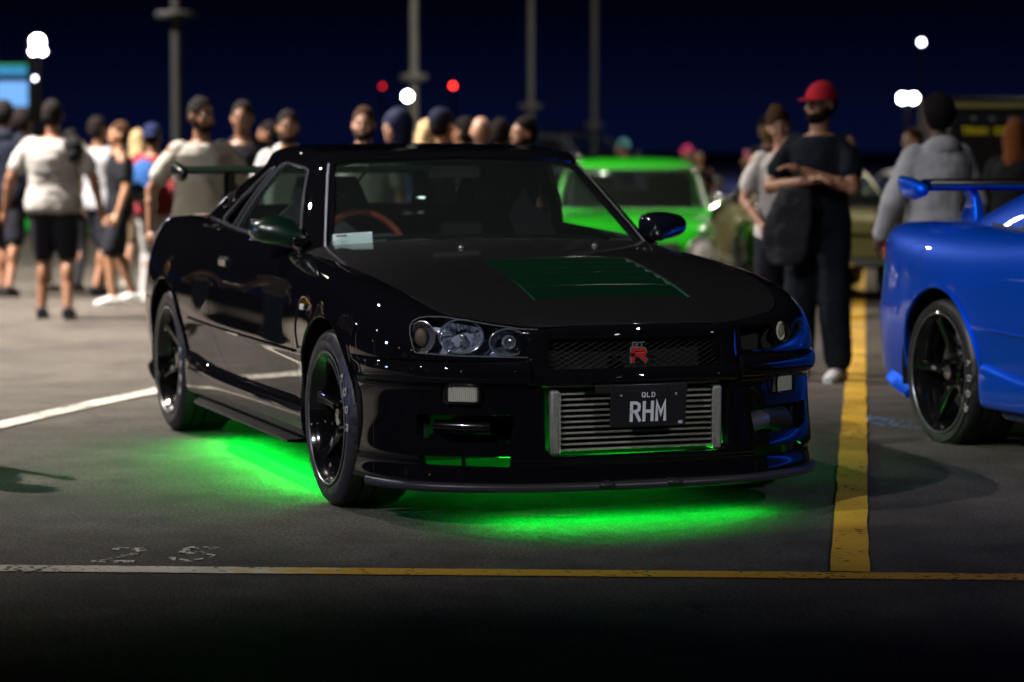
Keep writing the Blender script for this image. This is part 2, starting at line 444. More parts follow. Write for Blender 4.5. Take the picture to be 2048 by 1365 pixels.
# ------------------------------------------------------------------ the coupe: x forward (0 = front axle), y left, z up
LV = 13
def _row(x, z, w): return [(x, w[i], z[i]) for i in range(LV)]
WALL = [
 _row(.40, [.757,.754,.745,.725,.695,.658,.618,.575,.54,.5,.42,.33,.22], [.69,.725,.765,.803,.832,.85,.858,.86,.86,.86,.86,.85,.83]),
 _row(.25, [.783,.780,.770,.745,.710,.667,.622,.575,.54,.5,.42,.33,.22], [.708,.747,.79,.83,.86,.876,.883,.884,.882,.88,.872,.86,.84]),
 _row(.10, [.803,.800,.789,.762,.724,.678,.628,.572,.535,.5,.42,.33,.22], [.718,.757,.80,.84,.87,.885,.891,.891,.888,.884,.872,.86,.84]),
 _row(-.08, [.824,.820,.807,.777,.732,.68,.628,.572,.532,.5,.42,.33,.22], [.726,.764,.805,.843,.872,.887,.892,.892,.889,.884,.872,.86,.84]),
 _row(-.25, [.843,.837,.821,.786,.735,.678,.622,.567,.53,.5,.42,.33,.22], [.733,.769,.808,.841,.866,.879,.884,.885,.885,.876,.865,.852,.83]),
 _row(-.42, [.861,.853,.834,.794,.737,.672,.615,.563,.527,.5,.42,.33,.22], [.742,.775,.81,.838,.857,.866,.870,.872,.876,.865,.856,.842,.82]),
 _row(-.60, [.877,.867,.844,.80,.739,.67,.61,.56,.525,.5,.42,.33,.22], [.752,.78,.811,.836,.852,.860,.864,.868,.873,.862,.852,.838,.82]),
 _row(-.80, [.891,.88,.855,.806,.742,.67,.61,.56,.525,.5,.42,.33,.22], [.757,.783,.811,.836,.851,.859,.863,.867,.872,.861,.851,.838,.82]),
 _row(-1.1, [.903,.891,.864,.812,.745,.672,.61,.56,.525,.5,.42,.33,.22], [.760,.785,.812,.836,.851,.859,.863,.867,.872,.861,.851,.838,.82]),
 _row(-1.4, [.915,.902,.874,.82,.75,.676,.612,.56,.525,.5,.42,.33,.22], [.761,.786,.812,.836,.851,.859,.863,.867,.872,.861,.851,.838,.82]),
 _row(-1.7, [.926,.912,.883,.828,.757,.684,.618,.563,.527,.5,.42,.33,.22], [.760,.785,.811,.836,.852,.860,.864,.868,.873,.862,.852,.838,.82]),
 _row(-1.95, [.936,.923,.895,.84,.772,.70,.632,.572,.53,.5,.42,.33,.22], [.755,.781,.808,.836,.856,.866,.870,.872,.876,.867,.856,.842,.82]),
 _row(-2.2, [.947,.935,.908,.857,.792,.72,.65,.588,.538,.5,.42,.33,.22], [.742,.770,.80,.834,.861,.876,.881,.883,.884,.878,.865,.852,.83]),
 _row(-2.45, [.958,.948,.926,.875,.81,.738,.67,.604,.545,.5,.42,.33,.22], [.718,.75,.785,.828,.862,.882,.890,.893,.892,.886,.875,.86,.84]),
 _row(-2.68, [.966,.958,.938,.888,.822,.75,.68,.61,.548,.5,.42,.33,.22], [.698,.733,.772,.822,.86,.883,.892,.896,.895,.889,.878,.86,.84]),
 _row(-2.92, [.967,.960,.942,.893,.826,.754,.683,.612,.549,.5,.42,.33,.22], [.685,.722,.762,.814,.852,.875,.885,.889,.889,.883,.872,.855,.83]),
 _row(-3.15, [.963,.957,.940,.893,.826,.754,.683,.612,.549,.5,.42,.33,.22], [.675,.71,.75,.798,.832,.852,.862,.867,.870,.865,.855,.838,.81]),
 _row(-3.36, [.956,.951,.935,.888,.822,.752,.682,.612,.549,.5,.42,.33,.22], [.66,.693,.728,.770,.800,.818,.828,.838,.848,.843,.833,.815,.785]),
]
def _rear(x0, xs, w0, ws, z0):
    z = [z0, z0-.006, z0-.022, .88, .82, .75, .68, .61, .55, .5, .42, .33, .22]
    return [(x0 + xs * min(1, i / 3.) - (.02 if i >= 8 else 0) + (.03 if i == 12 else 0), w0 + ws * min(1, i / 3.), z[i]) for i in range(LV)]
WALL += [_rear(-3.50, -.03, .63, .10, .947), _rear(-3.575, -.055, .58, .085, .942), _rear(-3.62, -.075, .50, .07, .938),
         _rear(-3.645, -.085, .38, .05, .936), _rear(-3.655, -.085, .22, .02, .935), _rear(-3.66, -.085, .0, .0, .935)]
def _hl(a):  # headlight stations given for the first eight levels
    return a + [(a[7][0], a[7][1], z) for z in (.54, .5, .42, .33, .22)]
FRONT = [
 _hl([(.78,.30,.688),(.79,.30,.686),(.80,.30,.68),(.805,.30,.665),(.81,.30,.645),(.812,.30,.62),(.814,.30,.60),(.815,.30,.575)]),
 _hl([(.758,.38,.690),(.768,.38,.688),(.777,.38,.682),(.784,.38,.667),(.79,.38,.646),(.795,.38,.622),(.799,.38,.60),(.80,.38,.575)]),
 _hl([(.722,.48,.703),(.734,.485,.70),(.745,.487,.692),(.754,.49,.676),(.762,.492,.652),(.769,.494,.626),(.774,.495,.60),(.777,.495,.575)]),
 _hl([(.672,.575,.719),(.687,.583,.715),(.70,.59,.707),(.711,.597,.69),(.72,.603,.664),(.727,.608,.635),(.732,.611,.605),(.735,.613,.575)]),
 _hl([(.605,.638,.729),(.618,.655,.726),(.633,.672,.718),(.645,.688,.70),(.655,.70,.672),(.662,.708,.64),(.667,.713,.607),(.67,.716,.575)]),
 _hl([(.52,.668,.739),(.527,.698,.737),(.533,.727,.729),(.540,.757,.708),(.547,.780,.680),(.552,.793,.645),(.556,.80,.610),(.558,.803,.575)]),
]
WALLNET = np.array(FRONT + WALL)
# the bonnet seam stays high until just behind the lamps
for _i in range(len(WALLNET)):
    _x = WALLNET[_i, 0, 0]
    if -.85 < _x < .56:
        _t = np.interp(_x, [-.85, -.6, -.42, -.25, -.08, .10, .25, .40, .52, .56], [.890, .881, .871, .860, .847, .830, .811, .787, .757, .745]) - WALLNET[_i, 0, 2]
        for _k, _f in enumerate((1, .97, .86, .6, .28, .08)): WALLNET[_i, _k, 2] += _t * _f
ARF, ARR = (0., .326, .366), (-2.665, .330, .368)
DOORF = [(.20, -.468), (.30, -.466), (.45, -.468), (.56, -.476), (.66, -.50), (.76, -.56), (.84, -.645), (.90, -.72), (.99, -.82)]
DOORR = [(.20, -1.57), (.30, -1.60), (.36, -1.645), (.45, -1.77), (.55, -1.86), (.68, -1.91), (.80, -1.925), (.99, -1.94)]
BELT = WALLNET[:, 0, :]

def _pl(z, tab): return np.interp(z, [t[0] for t in tab], [t[1] for t in tab])

def build_plate(par):
    pb = MB(); pb.box((.872, 0, .478), (.012, .34, .030)); pb.build('plate_bracket', M['trim'], par, bevel=.004)
    c0 = np.array([.896, .016, .410]); ex = np.array([0, 1, 0.]); ez = np.array([.06, 0, 1.]); ez /= np.linalg.norm(ez); en = np.cross(ex, ez)
    hw, hh = .1395, .0625; pts = []
    for cx, cy, a0 in ((1, 1, 0), (-1, 1, 90), (-1, -1, 180), (1, -1, 270)):
        for k in range(5):
            a = R(a0 + k * 22.5); pts.append((cx * (hw - .010) + .010 * math.cos(a), cy * (hh - .010) + .010 * math.sin(a)))
    n = len(pts); V = [c0 + ex * u + ez * v for u, v in pts] + [c0 + ex * u + ez * v - en * .004 for u, v in pts]
    mb = MB(); mb.add(V, [tuple(range(n)), tuple(range(n, 2 * n))[::-1]] + [(i + n, (i + 1) % n + n, (i + 1) % n, i) for i in range(n)])
    p = mb.build('number_plate', M['plate'], par, sharp=30)
    t = MB(); text_mesh(t, 'RHM', c0 + ex * -.001 - ez * .010, ex, ez, en, .0300, .060, .0105, gap=.56, depth=.0016); t.build('plate_letters', M['platewhite'], p, smooth=False)
    t = MB(); text_mesh(t, 'QLD', c0 + ex * -.001 + ez * .047, ex, ez, en, .0105, .0145, .0026, gap=.72, depth=.0014); t.build('state_letters', M['platewhite'], p, smooth=False)
    for s_ in (-1, 1):
        t = MB(); t.ball(c0 + ex * s_ * .101 + ez * .046, (.003, .0055, .0055), 10, 6); t.build('plate_bolt', M['chrome'], p)
        t = MB(); t.box((.882, .016 + s_ * .10, .478), (.004, .04, .018)); t.build('plate_clip', M['trim'], p)
    t = MB(); t.box(c0 + ex * .119 - ez * .051 + en * .001, (.002, .015, .010)); t.build('plate_sticker', mat('sticker_pale', (.35, .42, .5), .4), p)

def build_coupe(name, label, paint, loc, rz, spokes, wing_paint, mirror_paint, special, group, rim_r=.243, hood_paint=None, glass=None):
    root = empty(name, loc, rz, label, 'car', group)
    hood_paint = hood_paint or paint
    gl = glass or M['glass']
    # ---------------- side walls
    tu = np.concatenate([np.linspace(0, 6, 150)[:-1], np.linspace(6, len(WALLNET) - 1, 470)])
    tv = np.linspace(0, LV - 1, 130)
    base = Surf.net(WALLNET, 0, 0, tu=tu, tv=tv)
    if base.N[len(base.N) // 2, 1] < 0: base = Surf.net(WALLNET, 0, 0, tu=tu, tv=tv, flip=True)
    g = .0030
    for side in (1, -1):
        S = base.copy()
        if side < 0:
            S.V = S.V * [1, -1, 1]; S.N = S.N * [1, -1, 1]; S.Q = S.Q[:, ::-1]
        for ax, az, ar in (ARF, ARR):
            x, z = S.V[:, 0], S.V[:, 2]
            S = S.clip(np.maximum(np.hypot(x - ax, z - az) - ar, .5 - np.abs(S.V[:, 1])))
        x, z = S.V[:, 0], S.V[:, 2]
        bottom = np.where(x > -2.3, .318, .235 + np.clip(-3.05 - x, 0, .6) * .10)
        S = S.clip(z - bottom)
        def part(nm, f, pnt=paint, rim=.02):
            T = S.copy(); T = T.clip(f(T.V[:, 0], T.V[:, 1] * side, T.V[:, 2]))
            if len(T.V) < 10: return None, None
            mb = MB(); T.to(mb, rim, .0035); o = mb.build(nm, pnt, root); return o, T
        # fender with the headlight cut-out
        hp = [(.342, .683), (.40, .6855), (.50, .7005), (.58, .7155), (.64, .7245), (.685, .7245), (.712, .719), (.732, .707), (.744, .688), (.748, .662), (.746, .63), (.740, .598), (.60, .590), (.335, .583)]
        def hl_sd(x, y, z): return np.where(x > .25, sd_poly(y, z, hp, .012), .3)
        fopen = (lambda x, y, z: np.minimum(hl_sd(x, y, z), np.where(x > .6, y - .338, .3))) if not (special and side > 0) else (lambda x, y, z: np.where(x > .5, np.minimum(sd_box(y, z, .487, .634, .078, .044, .016, shear=-.05), np.hypot(y - .607, z - .648) - .038), .3))
        o, T = part('front_fender', lambda x, y, z: np.minimum(np.minimum(x - _pl(z, DOORF) - g, np.where(x > .2, z - .578, .3)), fopen(x, y, z)))
        if special and side > 0:
            # the right-hand headlamp place is a moulded duct with one round lamp
            hb = MB(); cxh = np.array([.70, .487, .634])
            hb.box((.66, .487, .634), (.01, .19, .12)); hb.build('duct_floor', M['dark'], o)
            lb = MB()
            c0 = np.array([.684, .607, .648]); ax = np.array([.80, .60, 0]); ax /= np.linalg.norm(ax)
            ly = np.array([-ax[1], ax[0], 0])
            def ringpts(r, d, n=32):
                an = np.arange(n) * 2 * np.pi / n
                return c0 + ax * d + r * (np.cos(an)[:, None] * ly + np.sin(an)[:, None] * np.array([0, 0, 1.]))
            lb.tube(ringpts(.031, .004), .0045, 8, closed=True)
            lamp = lb.build('side_lamp', mat('lamp_ring', (.80, .76, .48), .35), o)
            lc = MB(); rr = [.030, .024, .014, .001]; dd = [.0, .006, .009, .010]
            V = np.concatenate([ringpts(r, d) for r, d in zip(rr, dd)]); F = [(i * 32 + k, i * 32 + (k + 1) % 32, (i + 1) * 32 + (k + 1) % 32, (i + 1) * 32 + k) for i in range(3) for k in range(32)]
            lc.add(V, F).build('lens', mat('lamp_lens', (.34, .32, .20), .2, .1, coat=1, bump=.5, bscale=300), lamp)
        else:
            build_headlight(o, S, side, hp)
        # marker repeater on the fender
        mk = MB(); mk.box((-.315, side * .880, .703), (.036, .012, .024)); mk.build('side_marker', mat('marker_lens', (.7, .68, .6), .25, coat=1), o, bevel=.004)
        # door
        od, TD = part('door', lambda x, y, z: np.minimum(_pl(z, DOORF) - g - x, x - _pl(z, DOORR) - g))
        hb = MB()   # handle: recessed cup with a chrome-black flap
        hb.box((-1.71, side * .838, .792), (.15, .012, .080)); h = hb.build('door_handle', M['rim'], od, bevel=.006)
        hk = MB(); hk.box((-1.70, side * .847, .805), (.125, .014, .034)); hk.build('flap', M['rim'], h, bevel=.005)
        # quarter and rear bumper
        part('rear_quarter', lambda x, y, z: np.minimum(_pl(z, DOORR) - g - x, np.where(x < -2.95, np.maximum(z - .585 - g, x + 3.0), .3) * 1.) if True else 0)
        part('rear_bumper', lambda x, y, z: np.minimum(-2.95 - x, .585 - g - z))
        if side < 0 and not special:   # fuel flap, a fine shut line on the quarter
            pts = []
            for q in range(32):
                a = 2 * math.pi * q / 32; ca, sa = math.cos(a), math.sin(a); px_, pz_ = -2.98 + .085 * np.sign(ca) * abs(ca) ** .35, .80 + .07 * np.sign(sa) * abs(sa) ** .35
                k = np.argmin((S.V[:, 0] - px_) ** 2 + (S.V[:, 2] - pz_) ** 2); pts.append((px_, S.V[k, 1] + .0005, pz_))
            t = MB(); t.tube(pts, .0016, 5, closed=True); t.build('fuel_flap_line', M['dark'], root)
        # skirt
        prof = [(.83, .352), (.856, .342), (.874, .322), (.878, .29), (.872, .25), (.866, .212), (.84, .200)]
        xs = [-2.29, -2.27, -2.2, -2.0, -1.6, -1.2, -.8, -.5, -.38, -.355]
        net = [[(x_, (w_ + (.012 if i in (1, 2) else 0)) * side, z_ + (.05 * sm(-1.9, -2.25, x_) if k < 4 else 0)) for k, (w_, z_) in enumerate(prof)] for i, x_ in enumerate(xs)]
        K = Surf.net(net, 90, 28, flip=(side < 0))
        mid = K.N[len(K.N) // 2, 1] * side
        if mid < 0: K = Surf.net(net, 90, 28, flip=not (side < 0))
        kb = MB(); K.to(kb, .02); ks = kb.build('side_skirt', paint, root)
        bl = MB(); n = 40; xx = np.linspace(-2.10, -.40, n)
        top = []
        ww = .862 + .055 * np.minimum(sm(-2.12, -1.95, xx), 1)
        V = []; 
        for q, (a, zz) in enumerate(((0, .200), (1, .192), (1, .183), (0, .180))):
            V += [(x_, side * (ww[i] if a else .80), zz + .006 * (a)) for i, x_ in enumerate(xx)]
        F = [(q * n + i, q * n + i + 1, ((q + 1) % 4) * n + i + 1, ((q + 1) % 4) * n + i) for q in range(4) for i in range(n - 1)]
        bl.add(V, F).build('skirt_blade', M['trim'], ks)
        # belt moulding and arch liner
        bm_ = MB(); idx = bs_eval(WALLNET[:, 0, :], np.linspace(len(FRONT) + 7.0, len(FRONT) + 13.2, 60)) * [1, side, 1]
        bm_.tube(idx + [0, -side * .006, .008], .009, 8); bm_.build('belt_moulding', M['lensrim'], root)
        md = bs_eval(WALLNET[:, 8, :], np.linspace(len(FRONT) + 5.2, len(FRONT) + 12.0, 60)) * [1, side, 1]
        t = MB(); t.tube(md + [0, side * .0015, .002], .0065, 8); t.build('side_moulding', paint, root)
        for (ax_, az, ar) in (ARF, ARR):
            # rolled lip round the arch
            pts = []
            for th_ in np.linspace(R(-2 if az > .328 else 12), R(182), 60):
                px_, pz_ = ax_ + (ar - .002) * math.cos(th_), az + (ar - .002) * math.sin(th_)
                k = np.argmin((S.V[:, 0] - px_) ** 2 + (S.V[:, 2] - pz_) ** 2)
                if (S.V[k, 0] - px_) ** 2 + (S.V[k, 2] - pz_) ** 2 < 4e-4: pts.append((px_, S.V[k, 1] + side * .003, pz_))
            t = MB(); t.tube(pts, .0075, 8); t.build('arch_lip', paint, root)
            lb = MB(); th = np.linspace(-.25, math.pi + .25, 40); V = []
            for yy in (.868, .55):
                V += [(ax_ + (ar + .012) * math.cos(t), side * yy, az + (ar + .012) * math.sin(t)) for t in th]
            lb.add(V, [(i, i + 1, 41 + i, 40 + i) for i in range(39)])
            V = [(ax_ + (ar + .012) * math.cos(t), side * .55, az + (ar + .012) * math.sin(t)) for t in th] + [(ax_, side * .55, az)]
            lb.add(V, [(i, i + 1, 40) for i in range(39)]).build('arch_liner', M['dark'], root, sharp=0)
    # ---------------- bumper
    PL = [(.868, 0), (.863, .15), (.850, .29), (.829, .40), (.798, .49), (.757, .575), (.705, .66), (.64, .735), (.56, .79), (.48, .828), (.42, .848), (.36, .862), (.30, .872)]
    PL = np.array(PL); am = [.2, .2, .2, 1, 1, 1, 1, 1, .9, .7, .45, .15, 0.]
    tan = np.gradient(PL, axis=0); tan /= np.linalg.norm(tan, axis=1)[:, None]; nor = np.stack([tan[:, 1], -tan[:, 0]], 1)
    nor[0] = (1, 0)
    prof = [(-.06, .579, 1), (-.02, .576, 1), (.006, .570, 1), (.020, .556, 1), (.023, .535, 1), (.021, .512, 1), (.012, .498, 1), (-.012, .489, 1), (-.016, .478, 1), (-.012, .45, .6), (-.008, .40, .5), (-.003, .34, 1), (.004, .285, 1), (.009, .246, 1), (.008, .232, 1), (-.004, .226, 1), (-.004, .215, 1), (.0, .19, 1), (.006, .162, 1), (.002, .150, 1)]
    net = []
    for i, p in enumerate(PL):
        st = []
        for d, z, k in prof:
            dd = d * am[i] if z > .47 else d * (am[i] * .6 + .4)
            st.append((p[0] + nor[i, 0] * dd, p[1] + nor[i, 1] * dd, z))
        net.append(st)
    net = mirror_net(np.array(net))
    B = Surf.net(net, 460, 118)
    if B.N[:, 0].mean() < 0: B = Surf.net(net, 460, 118, flip=True)
    # pull the wheel-arch ends in
    x, y, z = B.V.T; ay = np.abs(y)
    B = B.clip(np.hypot(x - ARF[0], z - ARF[1]) - ARF[2])
    def ap(f):
        nonlocal B
        x, y, z = B.V.T; B = B.clip(f(x, y, np.abs(y), z))
    ap(lambda x, y, ay, z: np.maximum(ay - .395, .482 - z))
    ap(lambda x, y, ay, z: sd_poly(y, z, [(-.347, .50), (.347, .50), (.340, .272), (.315, .250), (-.315, .250), (-.340, .272)], .015))
    ap(lambda x, y, ay, z: sd_poly(ay, z, [(.435, .392), (.735, .392), (.735, .315), (.68, .296), (.455, .296)], .012))
    ap(lambda x, y, ay, z: sd_poly(ay, z, [(.452, .214), (.72, .216), (.735, .252), (.452, .252)], .008))
    ap(lambda x, y, ay, z: sd_box(ay, z, .604, .4645, .058, .033, .014))
    mb = MB(); B.to(mb, .035); bo = mb.build('front_bumper', paint, root)
    # ---------------- grille surround
    ys = [0, .12, .24, .33, .375, .395, .41, .418]
    co = [0, -.004, -.013, -.024, -.036, -.052, -.075, -.10]
    gp = [(.79, .692), (.812, .6955), (.824, .693), (.831, .682), (.836, .655), (.843, .60), (.851, .555), (.864, .538), (.874, .520), (.873, .503), (.864, .490), (.850, .483), (.835, .480)]
    net = [[(px + co[i], yy, pz - (.018 * (yy / .4) ** 2 if pz > .6 else 0)) for px, pz in gp] for i, yy in enumerate(ys)]
    net = mirror_net(np.array(net)); Gs = Surf.net(net, 260, 110)
    if Gs.N[:, 0].mean() < 0: Gs = Surf.net(net, 260, 110, flip=True)
    x, y, z = Gs.V.T
    Gs = Gs.clip(sd_box(y, z, 0, .598, .322, .051, .02))
    mb = MB(); Gs.to(mb, .045); gs = mb.build('grille_surround', paint, root)
    # expanded mesh, a wire grid
    gm = MB(); a = .017
    for k in range(-30, 60):
        for sgn in (1, -1):
            y0 = k * a * 2 - .35 if sgn > 0 else k * a * 2 - .35
            z0, z1 = .545, .652; dy = (z1 - z0) * 1.9 * sgn
            ya, yb = y0, y0 + dy; za, zb = z0, z1
            # clip to the opening
            for lim in (-.325, .325):
                pass
            if max(ya, yb) < -.325 or min(ya, yb) > .325: continue
            def cz(yq): return za + (yq - ya) / (yb - ya) * (zb - za)
            pa, pb = (ya, za), (yb, zb)
            if pa[0] < -.325: pa = (-.325, cz(-.325))
            if pb[0] < -.325: pb = (-.325, cz(-.325))
            if pa[0] > .325: pa = (.325, cz(.325))
            if pb[0] > .325: pb = (.325, cz(.325))
            gm.tube([(.822 - .25 * pa[0] ** 2 + sgn * .001, *pa), (.822 - .25 * pb[0] ** 2 + sgn * .001, *pb)], .0011, 4, cap=False)
    gmo = gm.build('grille_mesh', mat('mesh_wire', (.035, .035, .035), .45, .5), gs)
    gb = MB(); gb.box((.74, 0, .60), (.004, .70, .13)); gb.box((.76, 0, .532), (.14, .70, .004)); gb.build('grille_backing', M['dark'], gs)
    # badge: red R with small chrome GT above
    bd = MB(); text_mesh(bd, 'R', (.838, .003, .590), (0, 1, 0), (0, 0, 1), (1, 0, 0), .048, .040, .017, depth=.004); 
    bdo = bd.build('badge', M['chrome'], gs, smooth=False)
    b2 = MB(); text_mesh(b2, 'R', (.8425, .003, .590), (0, 1, 0), (0, 0, 1), (1, 0, 0), .046, .036, .011, depth=.002); b2.build('red_letter', M['red'], bdo, smooth=False)
    b3 = MB(); text_mesh(b3, 'GT', (.839, .0, .626), (0, 1, 0), (0, 0, 1), (1, 0, 0), .018, .013, .004, depth=.004); b3.build('small_letters', M['chrome'], bdo, smooth=False)
    # ---------------- fog lamps
    for s_ in (1, -1):
        fl = MB(); P0 = np.array([.742, .604, .4645]); t = np.array([-.55, .835, 0]); nn = np.array([.835, .55, 0])
        def fb(mbx, off, hw, hh, th, mi=0):
            c = P0 + nn * off
            V = [c + t * a_ * hw + np.array([0, 0, 1.]) * b_ * hh + nn * d_ for d_ in (0, th) for a_, b_ in ((-1, -1), (1, -1), (1, 1), (-1, 1))]
            V = np.array(V) * [1, s_, 1]
            mbx.add(V, [(0, 3, 2, 1), (4, 5, 6, 7), (0, 1, 5, 4), (1, 2, 6, 5), (2, 3, 7, 6), (3, 0, 4, 7)], mi=mi)
        fb(fl, -.05, .075, .045, .022); fo = fl.build('fog_lamp', M['dark'], bo)
        f1 = MB(); fb(f1, -.028, .055, .029, .012); f1.build('reflector', M['chrome'], fo, bevel=.004)
        f2 = MB()
        for k in range(15):
            u_ = (k - 7) / 7.5
            V = np.array([P0 + t * (u_ * .052 + da) + nn * (-.008 + dn) + np.array([0, 0, zz]) for da, dn in ((-.003, 0), (0, .004), (.003, 0)) for zz in (-.027, .027)]) * [1, s_, 1]
            f2.add(V, [(0, 2, 3, 1), (2, 4, 5, 3), (0, 1, 5, 4)])
        f2.build('ribbed_lens', mat('ribbed_glass', (.62, .62, .54), .18, .25, coat=1), fo, smooth=False)
        f3 = MB(); n = 40; pts = []
        for q in range(n):
            an = 2 * math.pi * q / n; ca, sa = math.cos(an), math.sin(an)
            ss = abs(ca) ** (2 / 5) * np.sign(ca), abs(sa) ** (2 / 5) * np.sign(sa)
            pts.append((P0 + t * ss[0] * .060 + np.array([0, 0, 1.]) * ss[1] * .0325 + nn * -.001) * [1, s_, 1])
        f3.tube(pts, .0045, 6, closed=True); f3.build('bezel', M['rim'], fo)
    # ---------------- intercooler
    ic = MB(); ic.box((.772, 0, .362), (.012, .57, .205)); ico = ic.build('intercooler', M['dark'], root)
    c_ = MB()
    for k in range(11):
        z_ = .268 + k * .0192
        c_.box((.802, 0, z_), (.05, .566, .0068))
    c_.build('core_bar', M['alu'], ico, bevel=.0015)
    f_ = MB()
    for k in range(10):
        z_ = .2776 + k * .0192; ny = 110
        yy = np.linspace(-.28, .28, ny * 2 + 1)
        V = []
        for i, y_ in enumerate(yy):
            V += [(.800, y_, z_ - .0055 if i % 2 else z_ + .0055), (.775, y_, z_ - .0055 if i % 2 else z_ + .0055)]
        f_.add(V, [(2 * i, 2 * i + 1, 2 * i + 3, 2 * i + 2) for i in range(ny * 2)])
    f_.build('cooling_fins', M['alu2'], ico, smooth=False)
    for s_ in (1, -1):
        e_ = MB(); e_.box((.80, s_ * .300, .364), (.075, .034, .222)); e_.build('end_tank', M['tank'], ico, bevel=.008)
        w_ = MB()
        for k in range(26): w_.ball((.835, s_ * .284, .262 + k * .008), (.004, .003, .004), 6, 4)
        w_.build('weld_bead', M['alu'], ico)
    pp = MB(); pp.tube([(.78, .34, .30), (.76, .40, .31), (.74, .50, .34), (.70, .56, .35), (.60, .58, .34)], .036, 14); pp.build('pipe', M['rimedge'], ico)
    p2 = MB(); p2.tube([(.72, .50, .35), (.69, .60, .34), (.62, .64, .32)], .045, 14); p2.build('hose', M['rubber'], ico)
    if special: build_plate(gs)
    # dark baffle behind the bumper, open above the lower ducts
    bf = MB()
    bf.box((.70, 0, .375), (.006, .72, .25)); 
    for s_ in (1, -1): bf.box((.54, s_ * .53, .37), (.006, .36, .23), rot=Matrix.Rotation(-s_ * .35, 3, 'Z')); bf.box((.50, s_ * .54, .262), (.26, .32, .004))
    bf.box((.56, 0, .50), (.30, 1.0, .004)); bf.box((.70, 0, .50), (.16, .76, .004))
    bf.build('baffle', M['dark'], bo)
    # bars inside the side intakes (roll of an oil cooler)
    for s_ in (1, -1):
        oc = MB(); oc.tube([(.735, s_ * .50, .345), (.69, s_ * .58, .345), (.62, s_ * .66, .345)], .024, 12); oc.build('oil_cooler_pipe', M['rim'], bo)
        dv = MB(); dv.box((.745, s_ * .60, .234), (.03, .006, .046)); dv.build('duct_divider', M['rim'], bo)
    # ---------------- splitter lip
    lp = []
    for i, p in enumerate(PL[:11]):
        q = [( -.03, .160), (.010, .159), (.022, .156), (.027, .149), (.025, .134), (.014, .126), (-.03, .125), (-.10, .128)]
        f_ = [1, 1, 1, 1, 1, 1, 1, .95, .8, .6, .4][i]
        lp.append([(p[0] + nor[i, 0] * d * f_, p[1] + nor[i, 1] * d * f_, z) for d, z in q])
    L = Surf.net(mirror_net(np.array(lp)), 260, 40)
    if L.N[5, 2] < 0: L = Surf.net(mirror_net(np.array(lp)), 260, 40, flip=True)
    mb = MB(); L.to(mb, .004, .001); lo = mb.build('front_lip', M['lip'], root)
    for y_ in (-.13, .12):
        kb = MB(); kb.ball((.885, y_, .1515), (.022, .03, .012), 14, 8); kb.build('lip_mount', M['rubber'], lo)
    # ---------------- hood
    xs = np.array([-.66, -.50, -.30, -.10, .10, .30, .48, .63, .735, .806])
    zc = np.array([.934, .930, .922, .904, .879, .848, .813, .776, .745, .708])
    crw = np.array([.655, .63, .60, .565, .53, .495, .46, .43, .405, .385])
    crz = np.array([.912, .907, .898, .884, .863, .835, .802, .765, .733, .697])
    Bc = bs_eval(WALLNET[:, 0, :], np.linspace(0, len(WALLNET) - 1, 4000)); Bc = Bc[(Bc[:, 0] > -.80)]
    # boundary of the hood parametrised by row: seam runs back from the nose corner
    fe = [(-.742, .738), (-.62, .742), (-.42, .731), (-.20, .720), (.03, .708), (.22, .696), (.40, .679), (.52, .658), (.595, .628), (.66, .575)]
    hx = []
    for j in range(10):
        sx_, sw = fe[j]
        k = np.argmin(np.hypot(Bc[:, 0] - sx_, Bc[:, 1] - sw)); bx, by, bz = Bc[k]
        row = []
        for f in (0, .22, .45, .70, .90, 1.0):   # centre to crease
            w_ = crw[j] * f; x_ = xs[j] + (bx - xs[j]) * (w_ / by) ** 2.2
            row.append((x_, w_, zc[j] + (crz[j] - zc[j]) * f ** 2.2))
        row.append(row[-1]); row.append(row[-1])
        for f in (.35, .7, 1.0):
            w_ = crw[j] + (by - crw[j]) * f
            x_ = xs[j] + (bx - xs[j]) * (w_ / by) ** 2.2
            row.append((x_ if f < 1 else bx, w_ - (.0035 if f == 1 else 0), crz[j] + (bz - crz[j]) * (f ** 1.25)))
        hx.append(row)
    # nose edge rolls down
    last = [(p[0] + .008, p[1], p[2] - .012) for p in hx[-1]]
    hx.append(last)
    H = mirror_net(np.swapaxes(np.array(hx), 0, 1))
    Hs = Surf.net(H, 300, 240)
    if Hs.N[len(Hs.N) // 2, 2] < 0: Hs = Surf.net(H, 300, 240, flip=True)
    x, y, z = Hs.V.T
    # nose: keep clear of the lamps
    vx0, vx1, vw = .0, .615, .292
    HV = Hs.copy()
    Hs = Hs.clip(sd_poly(y, x, [(-.285, vx0), (.285, vx0), (.298, vx1), (-.298, vx1)], .012))
    mb = MB(); Hs.to(mb, .014); ho = mb.build('hood', hood_paint, root)
    # vent: side walls fall inwards, louvres step across
    def hz(x_, y_):
        k = np.argmin((HV.V[:, 0] - x_) ** 2 + (HV.V[:, 1] - y_) ** 2); return HV.V[k, 2]
    vb = MB(); XX = np.linspace(vx0, vx1, 24)
    for s_ in (1, -1):
        V = []
        for i, x_ in enumerate(XX):
            t_ = i / 23.; wo_ = .286 + .012 * t_; wi = wo_ - .006 - .066 * sm(0, .8, t_) * (1 if s_ < 0 else .08)
            zt = hz(x_, wo_ * s_); V += [(x_, s_ * wo_, zt - .001), (x_, s_ * wi, zt - .012 - .018 * sm(0, .5, t_))]
        vb.add(V, [(2 * i, 2 * i + 1, 2 * i + 3, 2 * i + 2) if s_ > 0 else (2 * i, 2 * i + 2, 2 * i + 3, 2 * i + 1) for i in range(23)])
    vo = vb.build('hood_vent', M['vent'], ho)
    nl = 6; ed = np.linspace(vx0 + .006, vx1 - .16, nl)
